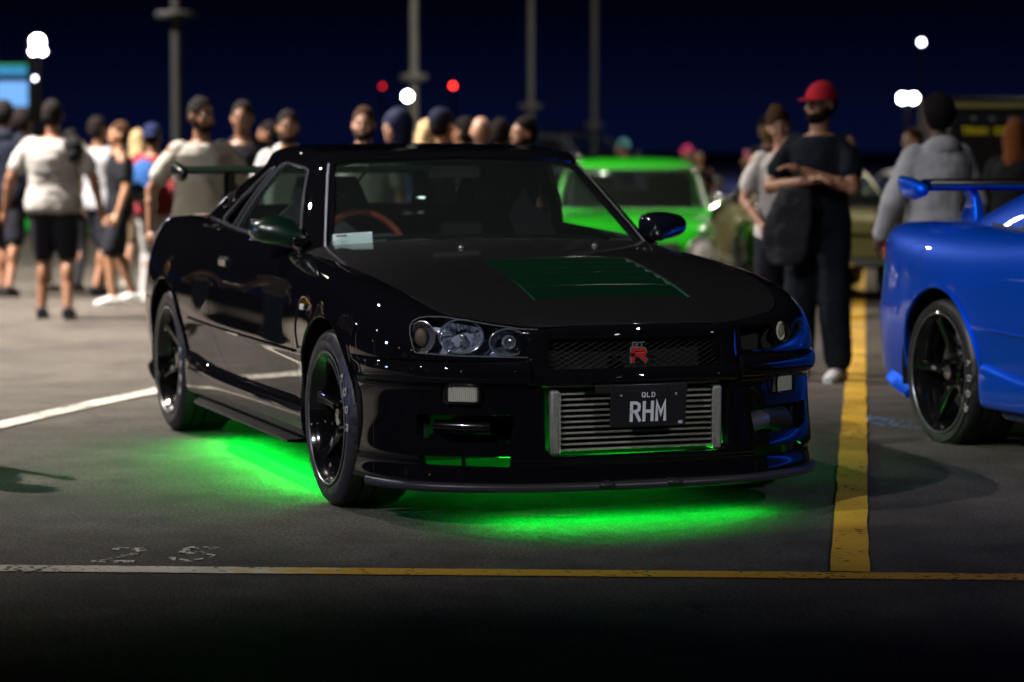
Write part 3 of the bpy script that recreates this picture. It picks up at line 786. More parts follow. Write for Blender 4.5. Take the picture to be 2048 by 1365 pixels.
    for k in range(nl):
        x0 = ed[k]; x1 = ed[k + 1] + .030 if k < nl - 1 else vx1 - .004
        V = []; yy = np.linspace(-.283, .283, 20)
        for j, y_ in enumerate(yy):
            zf = hz(x0, y_) - .005; ze = hz(x1, y_) - (.024 if k < nl - 1 else .003)
            V += [(x0, y_, zf), (x1, y_, ze), (x0 - .002, y_, zf - .006), (x1, y_, ze - .004)]
        F = []
        for j in range(19):
            a_, b_ = 4 * j, 4 * j + 4
            F += [(a_, b_, b_ + 1, a_ + 1), (a_ + 2, b_ + 2, b_, a_), (a_ + 3, b_ + 3, b_ + 2, a_ + 2)]
        lo_ = MB().add(V, F).build('louvre', M['carbon'], vo)
        t = MB(); t.tube([(x0, y_, hz(x0, y_) - .0045) for y_ in yy], .0008, 5); t.build('louvre_edge', M['carbon'], lo_)
    for y_ in (-.27, .27):
        nb = MB(); nb.ball((-.27, y_, hz(-.27, y_) + .004), (.014, .010, .008), 12, 8); nb.build('washer_nozzle', M['chrome'], ho)
    return build_top(root, paint, gl, wing_paint, mirror_paint, special, spokes, rim_r, ho)
def build_headlight(par, S, side, hp):
    T = S.copy(); x, y, z = T.V[:, 0], T.V[:, 1] * side, T.V[:, 2]
    T = T.clip(np.where(x > .25, -sd_poly(y, z, hp, .012) - .0025, -.3))
    if len(T.V) < 20: return
    hb = MB(); T.to(hb, .004, .001, off=-.001)
    root = hb.build('headlight', M['clear'], par)
    # pocket
    pb = MB(); Tb = T.copy(); Tb.N = Tb.N.copy()
    Tb.V = Tb.V - np.array([.085, .02 * side, 0]); Tb.to(pb, 0); pb.build('housing', mat('lamp_housing', (.20, .235, .31), .4, .0, coat=.8), root)
    # side strip ring around the pocket
    for V, cl, N in T.loops():
        rb = MB(); n = len(V); off = np.array([.085, .02 * side, 0])
        A = V - N * .004; Bk = V - off
        rb.add(np.concatenate([A, Bk]), [(i, (i + 1) % n, n + (i + 1) % n, n + i) for i in range(n)]); rb.build('shroud', M['refl2'], root)
        rb = MB(); rb.tube(V + N * -.0005, .0024, 6, closed=True); rb.build('seal', M['lensrim'], root)
    ch = M['chrome']
    def bowl(cy, cz, cx, r, d, yaw, name, ribs=0, squash=1., cut=.062):
        ax = np.array([math.cos(yaw), math.sin(yaw) * side, 0]); lx = np.array([-ax[1], ax[0], 0]); c0 = np.array([cx, cy * side, cz]); n = 40
        def ring(rr, dd): 
            an = np.arange(n) * 2 * np.pi / n
            return c0 + ax * dd + rr * (np.cos(an)[:, None] * lx + squash * np.sin(an)[:, None] * np.array([0, 0, 1.]))
        b = MB(); P = [(1.0, 0), (.97, -.10), (.88, -.30), (.7, -.55), (.45, -.78), (.2, -.92), (.05, -.95)]
        V = []
        for i, (a_, d_) in enumerate(P):
            rg = ring(a_ * r, d_ * d)
            if ribs and 0 < i < 6:
                rg = rg + ax * (.0022 * np.sign(np.sin(np.arange(n) * np.pi * .5)))[:, None]
            V.append(rg)
        V = np.concatenate(V); m = len(P)
        b.add(V, [(i * n + k, i * n + (k + 1) % n, (i + 1) * n + (k + 1) % n, (i + 1) * n + k) for i in range(m - 1) for k in range(n)])
        o = b.build(name, M['refl'], root, sharp=12 if ribs else 40)
        rb = MB(); rb.tube(ring(r * 1.03, .004), .0032, 8, closed=True); rb.build(name.replace('reflector', 'bezel'), M['bezel'], root)
        return c0, ax
    c0, ax = bowl(.585, .655, .676, .074, .055, .42, 'reflector', ribs=1, squash=.76)
    b = MB(); b.tube([c0 - ax * .04, c0 - ax * .012], .009, 10); b.ball(c0 - ax * .01, .010, 10, 8); b.box(c0 - ax * .02 + np.array([0, 0, -.024]), (.02, .02, .014)); b.build('bulb', M['chrome'], root)
    c0, ax = bowl(.442, .637, .752, .062, .045, .28, 'reflector', squash=.72)
    b = MB(); b.ball(c0 - ax * .012, (.018, .024, .024), 18, 12); b.build('projector', M['refl'], root)
    b = MB(); b.tube([c0 - ax * .012 + np.array([.016, 0, .0]) + .021 * np.array([0, math.cos(t), math.sin(t)]) for t in np.linspace(0, 6.2, 24)], .003, 6); b.build('projector_ring', M['chrome'], root)
    bowl(.700, .652, .600, .047, .03, .75, 'reflector', squash=1.1)
    b = MB(); b.ball((.585, side * .700, .648), (.018, .026, .034), 14, 10); b.build('indicator', mat('amber_lens', (.13, .09, .06), .15, .3, coat=1, bump=.6, bscale=260), root)

def build_top(root, paint, gl, wing_paint, mirror_paint, special, spokes, rim_r, hood):
    Bp = [(-.62, 0, .922), (-.625, .2, .920), (-.65, .40, .915), (-.685, .55, .907), (-.715, .64, .90), (-.745, .69, .893), (-.79, .728, .888), (-.86, .745, .890), (-1.0, .752, .898), (-1.25, .754, .906), (-1.5, .754, .916), (-1.8, .750, .930), (-2.1, .738, .943), (-2.35, .722, .955), (-2.55, .704, .965), (-2.70, .68, .973), (-2.80, .63, .980), (-2.86, .54, .986), (-2.90, .35, .99), (-2.91, .15, .992), (-2.91, 0, .992)]
    Tp = [(-1.13, 0, 1.258), (-1.135, .17, 1.257), (-1.145, .33, 1.251), (-1.155, .45, 1.241), (-1.17, .512, 1.230), (-1.185, .54, 1.224), (-1.215, .557, 1.221), (-1.27, .568, 1.225), (-1.36, .575, 1.235), (-1.48, .58, 1.243), (-1.62, .582, 1.245), (-1.76, .58, 1.242), (-1.88, .575, 1.235), (-1.98, .57, 1.222), (-2.06, .56, 1.21), (-2.12, .55, 1.205), (-2.17, .52, 1.212), (-2.2, .45, 1.228), (-2.22, .28, 1.246), (-2.225, .12, 1.253), (-2.225, 0, 1.255)]
    Bp, Tp = np.array(Bp), np.array(Tp); n = len(Bp)
    ctrx = np.clip(Tp[:, 0], -2.0, -1.32); zc = np.interp(-ctrx, [1.32, 1.5, 1.7, 1.9, 2.0], [1.286, 1.298, 1.305, 1.302, 1.294])
    Cn = np.stack([ctrx, np.zeros(n), zc], 1)
    rows = []
    dn = (Bp - Tp); dn /= np.linalg.norm(dn, axis=1)[:, None]
    rows.append(Bp + dn * .035)
    for f in (0, .25, .5, .75, 1.0):
        P = Bp + (Tp - Bp) * f
        out = np.stack([np.where(np.arange(n) < 5, 1, np.where(np.arange(n) > 16, -1, 0)), np.where((np.arange(n) > 5) & (np.arange(n) < 17), 1, 0), np.zeros(n)], 1)
        P = P + out * .016 * math.sin(math.pi * f); rows.append(P)
    d = Cn - Tp; dh = d.copy(); dh[:, 2] = 0; Ld = np.linalg.norm(dh, axis=1)[:, None]
    u_ = dh / Ld
    for step, frac in ((.018, .62), (.05, .86), (.11, .965)):
        P = Tp + u_ * step; P[:, 2] = Tp[:, 2] + (zc - .006 - Tp[:, 2]) * frac; rows.append(P)
    for f in (.6, .8, .93, .998):
        P = Tp + d * f; P[:, 2] = zc - (.006) * (1 - f) ** 1; rows.append(P)
    Rw = np.array(rows)                       # rows x stations x 3
    net = np.swapaxes(Rw, 0, 1)
    full = mirror_net(net)                    # from rear centre (y<0) round the nose to rear centre
    tu = np.linspace(0, len(full) - 1, 520)
    G = Surf.net(full, 0, 0, tu=tu, tv=np.linspace(0, len(rows) - 1, 150))
    if G.N[len(G.N) // 2, 2] < 0 or G.N[260 * 150 + 40, 0] < 0:
        G = Surf.net(full, 0, 0, tu=tu, tv=np.linspace(0, len(rows) - 1, 150), flip=True)
    N_up = G.V[:, 2] > 1.285
    # crown normals: smooth the collapsed centre line
    cen = np.abs(G.V[:, 1]) < .012; G.N[cen & N_up] = [0, 0, 1]
    ws = [(-.668, .86), (-.655, .905), (-.60, 1.02), (-.518, 1.226), (-.44, 1.238), (0, 1.250), (.44, 1.238), (.518, 1.226), (.60, 1.02), (.655, .905), (.668, .86)]
    rw = [(-.60, 1.008), (-.575, 1.03), (-.475, 1.208), (0, 1.238), (.475, 1.208), (.575, 1.03), (.60, 1.008), (0, 1.012)]
    dg = [(-.885, .906), (-.93, .955), (-1.268, 1.196), (-1.33, 1.208), (-1.60, 1.224), (-1.665, 1.212), (-1.885, .938)]
    qg = [(-1.725, 1.208), (-1.80, 1.198), (-2.225, .966), (-2.16, .955), (-1.955, .944)]
    def s_ws(V): return np.where((V[:, 0] > -1.26), sd_poly(V[:, 1], V[:, 2], ws, .03), .4)
    def s_rw(V): return np.where(V[:, 0] < -2.0, sd_poly(V[:, 1], V[:, 2], rw, .02), .4)
    def s_dg(V): return np.where((np.abs(V[:, 1]) > .52) & (V[:, 2] < 1.28), sd_poly(V[:, 0], V[:, 2], dg, .012), .4)
    def s_qg(V): return np.where((np.abs(V[:, 1]) > .52) & (V[:, 2] < 1.28), sd_poly(V[:, 0], V[:, 2], qg, .012), .4)
    P = G.copy()
    for fn in (s_ws, s_rw, s_dg, s_qg): P = P.clip(fn(P.V))
    mb = MB(); P.to(mb, .022, .003); ro = mb.build('roof', paint, root)
    for nm, fn, mt in (('windshield', s_ws, gl), ('rear_window', s_rw, M['rearglass']), ('side_window', s_dg, gl), ('quarter_window', s_qg, M['darkglass'])):
        T = G.clip(-fn(G.V) - .001)
        parts = [T] if nm in ('windshield', 'rear_window') else [T.clip(T.V[:, 1]), T.clip(-T.V[:, 1])]
        for Tq in parts:
            mb = MB(); Tq.to(mb, 0, off=-.006); w = mb.build(nm, mt, root)
            for V, cl, N in Tq.loops():
                sb = MB(); sb.tube(V - N * .002, .0065 if nm != 'windshield' else .009, 6, closed=True); sb.build('seal', M['lensrim'] if nm in ('quarter_window', 'side_window') else M['rim'], w)
    # A-pillar strips: a highlight put into one side's colour, the other plain black
    for s_ in (1, -1):
        db = MB(); db.tube([(-.722, s_ * .675, .895), (-.80, s_ * .652, .955), (-.96, s_ * .602, 1.075), (-1.10, s_ * .558, 1.175), (-1.165, s_ * .535, 1.222)], .0045, 6); db.build('pillar_moulding', M['moulding_lit'] if s_ < 0 else M['trim'], root)
    # deck and cowl
    xs = [-2.3, -2.5, -2.7, -2.9, -3.1, -3.3, -3.45, -3.56, -3.63, -3.66]; zc2 = [.975, .985, .992, .993, .990, .982, .972, .962, .948, .935]
    Bc = bs_eval(WALLNET[:, 0, :], np.linspace(0, len(WALLNET) - 1, 6000))
    fe = [(-2.3, .733), (-2.5, .714), (-2.7, .698), (-2.9, .686), (-3.1, .677), (-3.27, .667), (-3.40, .652), (-3.49, .63), (-3.57, .585), (-3.615, .51)]
    hx = []
    for j in range(10):
        k = np.argmin(np.hypot(Bc[:, 0] - fe[j][0], Bc[:, 1] - fe[j][1])); b = Bc[k]
        hx.append([(xs[j] + (b[0] - xs[j]) * f ** 2.5, (b[1] - .003) * f, zc2[j] + (b[2] - zc2[j]) * f ** 3) for f in (0, .25, .5, .75, .9, 1)])
    D = Surf.net(mirror_net(np.swapaxes(np.array(hx), 0, 1)), 90, 60)
    if D.N[len(D.N) // 2, 2] < 0: D = Surf.net(mirror_net(np.swapaxes(np.array(hx), 0, 1)), 90, 60, flip=True)
    mb = MB(); D.to(mb, .012); to = mb.build('trunk_lid', paint, root)
    cb = MB(); yy = np.linspace(-.73, .73, 30); V = []
    for y_ in yy:
        a = (abs(y_) / .73) ** 2.2
        V += [(-.655 - .09 * a, y_, .926 - .044 * a), (-.70 - .09 * a, y_, .908 - .035 * a), (-.95, y_, .90 - .03 * a)]
    F = []
    for i in range(29): F += [(3 * i, 3 * i + 1, 3 * i + 4, 3 * i + 3), (3 * i + 1, 3 * i + 2, 3 * i + 5, 3 * i + 4)]
    cb.add(V, F).build('cowl', M['trim'], root)
    # wipers
    for pts in (([(-.70, .50, .925), (-.735, .30, .937), (-.72, -.02, .94)], [(-.70, .34, .935), (-.745, .05, .945), (-.735, -.30, .94)]), ([(-.71, -.10, .93), (-.735, -.30, .937), (-.745, -.42, .93)], [(-.74, .0, .942), (-.75, -.28, .945), (-.77, -.55, .93)])):
        wb = MB(); wb.tube(pts[0], .006, 6); wb.tube(pts[1], .0045, 5); wb.build('wiper', M['rim'], root)
    # registration card on the dashboard side of the glass
    # ---------------- interior
    ib = MB()
    prof = [(-.78, .80), (-.80, .895), (-.90, .915), (-1.05, .91), (-1.15, .885), (-1.20, .80)]
    V = []; yy = np.linspace(-.70, .70, 12)
    for y_ in yy: V += [(x_, y_, z_ + (.035 * math.exp(-((y_ + .37) / .2) ** 2) if i in (3, 4) else 0)) for i, (x_, z_) in enumerate(prof)]
    ib.add(V, [(i * 6 + k, i * 6 + k + 1, (i + 1) * 6 + k + 1, (i + 1) * 6 + k) for i in range(11) for k in range(5)]).build('dashboard', M['dash'], root)
    fb = MB(); fb.box((-1.6, 0, .25), (2.0, 1.5, .02)); fb.box((-2.45, 0, .60), (.5, 1.35, .62), rot=Matrix.Rotation(-.25, 3, 'Y')); fb.box((-1.6, .745, .58), (1.9, .03, .60)); fb.box((-1.6, -.745, .58), (1.9, .03, .60)); fb.box((-.9, 0, .5), (.05, 1.45, .7)); fb.build('cabin_floor', M['seat'], root)
    for sy in (-.37, .37):
        sb = MB()
        w0 = [.20, .23, .25, .26, .27, .24, .17, .15, .13]; zz = [.42, .55, .70, .82, .92, .99, 1.05, 1.11, 1.16]; xb = [-1.58, -1.62, -1.66, -1.70, -1.74, -1.77, -1.79, -1.81, -1.83]
        ring = 16; V = []
        for w_, z_, x_ in zip(w0, zz, xb):
            for k in range(ring):
                an = 2 * math.pi * k / ring; ca, sa = math.cos(an), math.sin(an)
                V.append((x_ + .055 * sa + .05 * abs(ca) ** 3, sy + w_ * np.sign(ca) * abs(ca) ** .6, z_))
        F = [(i * ring + k, i * ring + (k + 1) % ring, (i + 1) * ring + (k + 1) % ring, (i + 1) * ring + k) for i in range(8) for k in range(ring)] + [tuple(range(8 * ring, 9 * ring))]
        sb.add(V, F); sb.box((-1.40, sy, .42), (.50, .48, .14))
        for e_ in (-1, 1): sb.box((-1.40, sy + e_ * .24, .48), (.46, .06, .16))
        so = sb.build('bucket_seat', M['seat'], root)
        if special:
            tb = MB(); text_mesh(tb, 'BRIDE', (-1.745, sy, 1.075), (0, 1, .0), (-.15, 0, 1), (1, 0, .1), .026, .022, .006, depth=.004); tb.build('seat_lettering', mat('orange_thread', (.55, .16, .02), .6), so, smooth=False)
    wb = MB(); c0 = np.array([-1.22, -.37, .86]); an = np.linspace(0, 2 * math.pi, 40)[:-1]
    wb.tube([c0 + .175 * (math.cos(a) * np.array([0, 1, 0]) + math.sin(a) * np.array([-.4, 0, .92])) for a in an], .015, 8, closed=True)
    wo_ = wb.build('steering_wheel', M['wheelred'] if special else M['seat'], root)
    sb = MB()
    for a in (0.1, math.pi - .1, -math.pi / 2): sb.tube([c0, c0 + .17 * (math.cos(a) * np.array([0, 1, 0]) + math.sin(a) * np.array([-.4, 0, .92]))], .012, 6)
    sb.tube([c0, c0 + np.array([.3, 0, -.12])], .03, 8); sb.build('spoke', M['trim'], wo_)
    mb = MB(); mb.box((-1.17, .0, 1.19), (.02, .22, .06)); mb.tube([(-1.17, 0, 1.21), (-1.16, 0, 1.25)], .008, 6); mb.build('inside_mirror', M['trim'], root, bevel=.01)
    ub = MB(); ub.box((-1.35, 0, .20), (3.3, 1.30, .03)); ub.box((.25, 0, .285), (.9, .9, .02)); ub.build('floor_pan', M['dark'], root)
    ax_ = MB(); ax_.tube([(0, -.75, .32), (0, .75, .32)], .05, 8); ax_.tube([(-2.665, -.75, .32), (-2.665, .75, .32)], .05, 8); ax_.build('axle', M['dark'], root)
    # ---------------- mirrors
    for s_ in (1, -1):
        cs = [(-.76, .735, .935, .012, .014), (-.79, .77, .938, .022, .022), (-.84, .80, .95, .040, .036), (-.885, .822, .960, .052, .048), (-.93, .832, .965, .056, .053), (-.972, .836, .967, .056, .053), (-.99, .836, .967, .050, .047)]
        cs = [(-.800, .745, .930, .016, .018), (-.815, .775, .940, .034, .030), (-.835, .800, .955, .055, .042), (-.865, .820, .963, .085, .050), (-.90, .826, .966, .098, .055), (-.94, .826, .967, .100, .056), (-.965, .826, .967, .094, .052)]
        ring = 24; V = []
        for x_, y_, z_, rw_, rh in cs:
            for k in range(ring):
                an = 2 * math.pi * k / ring; ca, sa = math.cos(an), math.sin(an)
                V.append((x_, s_ * (y_ + rw_ * np.sign(ca) * abs(ca) ** .85), z_ + rh * np.sign(sa) * abs(sa) ** .85 * (1 - .12 * ca)))
        F = [(i * ring + k, i * ring + (k + 1) % ring, (i + 1) * ring + (k + 1) % ring, (i + 1) * ring + k) for i in range(len(cs) - 1) for k in range(ring)]
        F.append(tuple(range((len(cs) - 1) * ring, len(cs) * ring))); F.append(tuple(range(ring))[::-1])
        if s_ < 0: F = [f[::-1] for f in F]
        mb = MB(); mb.add(V, F); mo = mb.build('door_mirror', mirror_paint if s_ < 0 else M['mirrorL'] if special else mirror_paint, root, sharp=60)
        g2 = MB(); g2.box((-.967, s_ * .826, .967), (.004, .17, .085)); g2.build('mirror_glass', M['chrome'], mo, bevel=.01)
        st = MB(); st.box((-.84, s_ * .752, .925), (.09, .06, .035)); st.build('mirror_foot', M['rim'], mo, bevel=.01)
    # ---------------- rear wing
    wg = MB(); nw = 24; WZ, WX = (0, 0) if special else (-.05, -.07)
    af = [(0, 0), (.03, .016), (.09, .024), (.16, .020), (.21, .006), (.215, 0), (.16, -.006), (.09, -.012), (.03, -.012)]
    yy = np.linspace(-.70, .70, nw); V = []
    for y_ in yy:
        for a, h in af: V.append((-3.03 - a + WX, y_, 1.165 + h * (1 if special else 1.35) + WZ))
    m = len(af); F = [(i * m + k, i * m + (k + 1) % m, (i + 1) * m + (k + 1) % m, (i + 1) * m + k) for i in range(nw - 1) for k in range(m)]
    wg.add(V, F); wgo = wg.build('rear_wing', wing_paint, root)
    if not special:
        kb = MB(); kb.add([(-3.045 + WX, -.70, 1.2005 + WZ), (-3.12 + WX, -.70, 1.2022 + WZ), (-3.235 + WX, -.70, 1.1755 + WZ), (-3.045 + WX, .70, 1.2005 + WZ), (-3.12 + WX, .70, 1.2022 + WZ), (-3.235 + WX, .70, 1.1755 + WZ)], [(0, 1, 4, 3), (1, 2, 5, 4)]); kb.box((-3.045 + WX, 0, 1.183 + WZ), (.006, 1.4, .022)); kb.build('wing_blade_top', M['trim'], wgo, sharp=0)
    for s_ in (1, -1):
        # teardrop end plate
        out = [(-3.02, 1.155), (-3.03, 1.172), (-3.07, 1.185), (-3.12, 1.195), (-3.19, 1.205), (-3.245, 1.209), (-3.255, 1.195), (-3.25, 1.165), (-3.235, 1.135), (-3.18, 1.116), (-3.12, 1.115), (-3.07, 1.123), (-3.03, 1.138)]
        out = np.array(out); cen = out.mean(0); V = []; k = len(out)
        for sc_, dy in ((.92, -.022), (1.0, -.008), (.97, .008), (.8, .018), (.4, .024)):
            for p in out: q = cen + (p - cen) * sc_; V.append((q[0] + WX, s_ * (.715 + dy), q[1] + WZ))
        F = [(i * k + j, i * k + (j + 1) % k, (i + 1) * k + (j + 1) % k, (i + 1) * k + j) for i in range(4) for j in range(k)] + [tuple(range(4 * k, 5 * k)), tuple(range(k))[::-1]]
        if s_ > 0: F = [f[::-1] for f in F]
        V = np.array(V)
        if not special: cc = V.mean(0); V = cc + (V - cc) * [1.12, 1.2, 1.12] + [-.02, s_ * .025, 0]
        ep = MB(); ep.add(V, F).build('end_plate', wing_paint if not special else M['gloss_green'], wgo, sharp=50)
        ps = MB(); V = []
        for z_, xa, xb_, t_ in ((.955, -3.06, -3.26, .035), (.99, -3.08, -3.24, .024), (1.06, -3.10, -3.20, .020), (1.17 + WZ, -3.09 + WX, -3.19 + WX, .020)):
            V += [(xa, s_ * (.47 - t_), z_), (xa, s_ * (.47 + t_), z_), (xb_, s_ * (.47 + t_ * .6), z_), (xb_, s_ * (.47 - t_ * .6), z_)]
        ps.add(V, [(4 * i + j, 4 * i + (j + 1) % 4, 4 * i + 4 + (j + 1) % 4, 4 * i + 4 + j) for i in range(3) for j in range(4)]).build('wing_post', wing_paint if not special else paint, wgo, bevel=.006)
    # ---------------- tail lamps
    for s_ in (1, -1):
        for yy_, rr in ((.60, .068), (.41, .058)):
            tl = MB(); tl.lathe([(.001, -3.762 if yy_ < .5 else -3.715), (rr * .8, -3.760 if yy_ < .5 else -3.712), (rr, -3.745 if yy_ < .5 else -3.69), (rr, -3.70 if yy_ < .5 else -3.64)], (0, s_ * yy_, .80), 'x', 32); tl.build('tail_light', M['taillens'], root)
    eb = MB(); eb.tube([(-3.5, .45, .26), (-3.82, .45, .26)], .055, 20, cap=False); eb.build('exhaust_tip', M['chrome'], root)
    # rear under-spoiler corners
    for s_ in (1, -1):
        rb = MB(); V = []
        for x_, w_ in ((-3.02, .832), (-3.08, .832), (-3.14, .83), (-3.20, .828), (-3.25, .822), (-3.28, .81)):
            q_ = np.clip(-3.05 - x_, 0, .6) * .25; V += [(x_, s_ * (w_ - .02), .245 + q_), (x_ - .01, s_ * (w_ + .022), .195 + q_), (x_ - .01, s_ * (w_ + .022), .180 + q_), (x_, s_ * (w_ - .06), .170 + q_)]
        rb.add(V, [(4 * i + j, 4 * i + j + 1, 4 * i + 5 + j, 4 * i + 4 + j) for i in range(5) for j in range(3)] + [(0, 1, 2, 3), (20, 21, 22, 23)]).build('rear_spat', paint, root, bevel=.004)
    # ---------------- wheels
    proto = None
    for (wx, s_) in ((0, -1), (-2.665, -1), (0, 1), (-2.665, 1)):
        w = empty('wheel', (wx, s_ * .745, .3205)); w.parent = root
        if s_ > 0: w.rotation_euler = (0, math.radians(17 * (1 + wx)), math.pi)
        else: w.rotation_euler = (0, R(23 if wx == 0 else 47), 0)
        if proto is None:
            proto = w
            build_wheel(w, spokes, rim_r)
        else:
            for ch in proto.children: copy_tree(ch, w)
    return root

def build_wheel(w, spokes, rr):
    # outer face towards -y
    tb = MB(); ro = .3205
    tp = [(rr - .006, -.118), (rr + .004, -.126), (rr + .016, -.131), (rr + .038, -.1335), (ro - .030, -.130), (ro - .014, -.122), (ro - .005, -.112), (ro - .001, -.098)]
    for y_ in (-.07, -.066, -.060, -.056): tp.append((ro - (.007 if abs(abs(y_) - .063) < .004 else 0), y_))
    for y_ in (-.02, -.016, -.010, -.006): tp.append((ro - (.007 if abs(abs(y_) - .013) < .004 else 0), y_))
    tp += [(ro, .03), (ro - .001, .098), (ro - .014, .12), (rr + .03, .128), (rr - .006, .118)]
    tb.lathe(tp, n=96); tb.build('tyre', M['tyre'], w, sharp=55)
    # tread arcs: raised slivers read as grooves
    gb = MB()
    for k in range(30):
        a0 = 2 * math.pi * k / 30; V = []
        for j in range(9):
            t = j / 8.; y_ = -.118 + t * .10; a = a0 + .20 * t ** 1.4; r_ = (ro + .0004) if y_ > -.100 else ro - .0006 - (abs(y_) - .098) ** 1.3 * .7
            for da in (-.006, .006): V.append((r_ * math.cos(a + da), y_, r_ * math.sin(a + da)))
        gb.add(V, [(2 * j, 2 * j + 1, 2 * j + 3, 2 * j + 2) for j in range(8)])
    gb.build('tread_groove', M['dark'], w, sharp=0)
    for i, ch in enumerate('ADDR'):
        lt = MB(); a = R(60 - i * 13); rc = rr + .036
        text_mesh(lt, ch, (rc * math.cos(a), -.1325, rc * math.sin(a)), (math.sin(a), 0, -math.cos(a)), (math.cos(a), 0, math.sin(a)), (0, -1, 0), .022, .030, .005, depth=.0022)
        lt.build('sidewall_letter', M['tyreletter'], w, smooth=False)
    rb = MB()
    rp = [(rr, -.126), (rr + .003, -.129), (rr - .002, -.132), (rr - .010, -.130), (rr - .014, -.122), (rr - .020, -.112), (rr - .032, -.095), (rr - .036, -.05), (rr - .040, .10), (rr - .004, .112), (rr, .118)]
    rb.lathe(rp, n=96); ri = rb.build('rim', M['rim'], w, sharp=35)
    re = MB(); re.lathe([(rr + .0005, -.1285), (rr + .001, -.1325), (rr - .003, -.1335), (rr - .0045, -.1315)], n=96); re.build('rim_edge', M['rimedge'], w)
    cb = MB(); cb.lathe([(.001, -.086), (.030, -.088), (.034, -.080), (.036, -.066), (.062, -.070), (.072, -.064), (.078, -.04), (.078, .02)], n=48); cb.build('hub', M['rim'], w, sharp=35)
    for k in range(5):
        a = 2 * math.pi * k / 5 + .3; nb = MB(); nb.lathe([(.001, -.098), (.008, -.096), (.0095, -.086), (.0095, -.06)], c=(.052 * math.cos(a), 0, .052 * math.sin(a)), n=10); nb.build('lug_nut', M['rim'], w)
    for k in range(spokes):
        a = 2 * math.pi * k / spokes + R(8); ca, sa = math.cos(a), math.sin(a); er = np.array([ca, 0, sa]); et = np.array([-sa, 0, ca]); ey = np.array([0, 1., 0])
        rs = np.array([.055, .10, .15, .19, rr - .030, rr - .018]); yf = np.array([-.066, -.070, -.080, -.092, -.104, -.108]); hw = np.array([.028, .020, .0165, .017, .022, .030]) * (1.18 if spokes > 5 else 1.1); th = np.array([.05, .045, .035, .03, .03, .03])
        V = []
        for r_, y_, h_, t_ in zip(rs, yf, hw, th):
            for q, (u_, v_) in enumerate(((-1, .4), (-.72, 0), (.72, 0), (1, .4), (.9, 1), (-.9, 1))):
                V.append(er * r_ + et * h_ * u_ + ey * (y_ + t_ * v_ * (.25 if v_ == .4 else 1)))
        F = [(6 * i + j, 6 * i + (j + 1) % 6, 6 * i + 6 + (j + 1) % 6, 6 * i + 6 + j) for i in range(5) for j in range(6)]
        sb = MB(); sb.add(V, F); so = sb.build('wheel_spoke', M['rim'], w, bevel=.003)
        if k == 4 - (0 if spokes == 6 else 1):
            tx = MB(); text_mesh(tx, 'RACING', er * .155 + ey * -.0825, er, et * 1, (0, -1, 0), .008, .012, .0022, depth=.001); tx.build('spoke_lettering', M['tyreletter'], w, smooth=False)
    db = MB(); db.lathe([(.07, .0), (.168, .0), (.168, .028), (.07, .028)], n=64, closed=True); db.build('brake_disc', M['steel'], w, sharp=30)
    kb = MB()
    th = np.linspace(R(150), R(215), 10); V = []
    for t in th:
        for r_, y_ in ((.115, -.022), (.178, -.022), (.178, .05), (.115, .05)): V.append((r_ * math.cos(t), y_, r_ * math.sin(t)))
    kb.add(V, [(4 * i + j, 4 * i + (j + 1) % 4, 4 * i + 4 + (j + 1) % 4, 4 * i + 4 + j) for i in range(9) for j in range(4)] + [(3, 2, 1, 0), (36, 37, 38, 39)]); kb.build('brake_caliper', M['caliper'], w, bevel=.005)
M['black'] = mat('black_paint', (.0035, .0035, .0045), .5, .0, coat=1., coat_rough=.012, spec=.0)
M['hood'] = mat('satin_black_hood', (.0085, .0078, .0075), .5, .0, coat=.8, coat_rough=.07, spec=.15, noise=.05, nscale=4)
M['blue'] = mat('metallic_blue_paint', (.0, .115, .95), .38, .72, coat=1., coat_rough=.015, spec=.1)
M['lip'] = mat('lip_rubber', (.022, .022, .028), .42)
M['vent'] = mat('vent_green', (.012, .07, .045), .6, .0, coat=.12, coat_rough=.3, spec=.1)
M['refl'] = mat('reflector', (.70, .76, .88), .12, .92, bump=.15, bscale=60)
M['refl2'] = mat('lamp_shroud', (.28, .30, .33), .22, .8)
M['bezel'] = mat('lamp_bezel', (.26, .27, .28), .2, .7)
M['lensrim'] = mat('lens_rim', (.16, .17, .19), .15, .5, coat=1.)
M['rearglass'] = glass_mat('rear_glass', (.60, .78, .70), .05, diffuse_mix=.45, dcol=(.20, .27, .22))  # greenish diffuse share mixed evenly into the rear glass
M['darkglass'] = glass_mat('dark_glass', (.10, .12, .12), .05)
M['moulding_lit'] = mat('highlit_moulding', (.55, .55, .62), .3, .4)  # pale tone stands in for the light caught on one pillar
M['dash'] = mat('dashboard', (.035, .042, .038), .6)
M['seat'] = mat('seat_cloth', (.022, .022, .026), .8)
M['wheelred'] = mat('red_wheel_leather', (.20, .03, .012), .5)
M['mirrorL'] = mat('mirror_black', (.003, .004, .008), .1, coat=1.)
M['taillens'] = mat('tail_lens', (.25, .01, .01), .15, coat=1.)
M['tyre'] = mat('tyre_rubber', (.016, .016, .018), .48, noise=.3, nscale=25)
M['tyreletter'] = mat('tyre_lettering', (.35, .35, .35), .6)
M['caliper'] = mat('brake_caliper', (.05, .05, .05), .4)
M['plate'] = mat('plate_black', (.010, .010, .012), .35, coat=.4)
M['platewhite'] = mat('plate_white', (.62, .65, .70), .45)
M['rimedge'] = mat('machined_edge', (.22, .23, .26), .3, .7)
M['tank'] = mat('tank_aluminium', (.26, .26, .24), .42, .5, noise=.15, nscale=50)
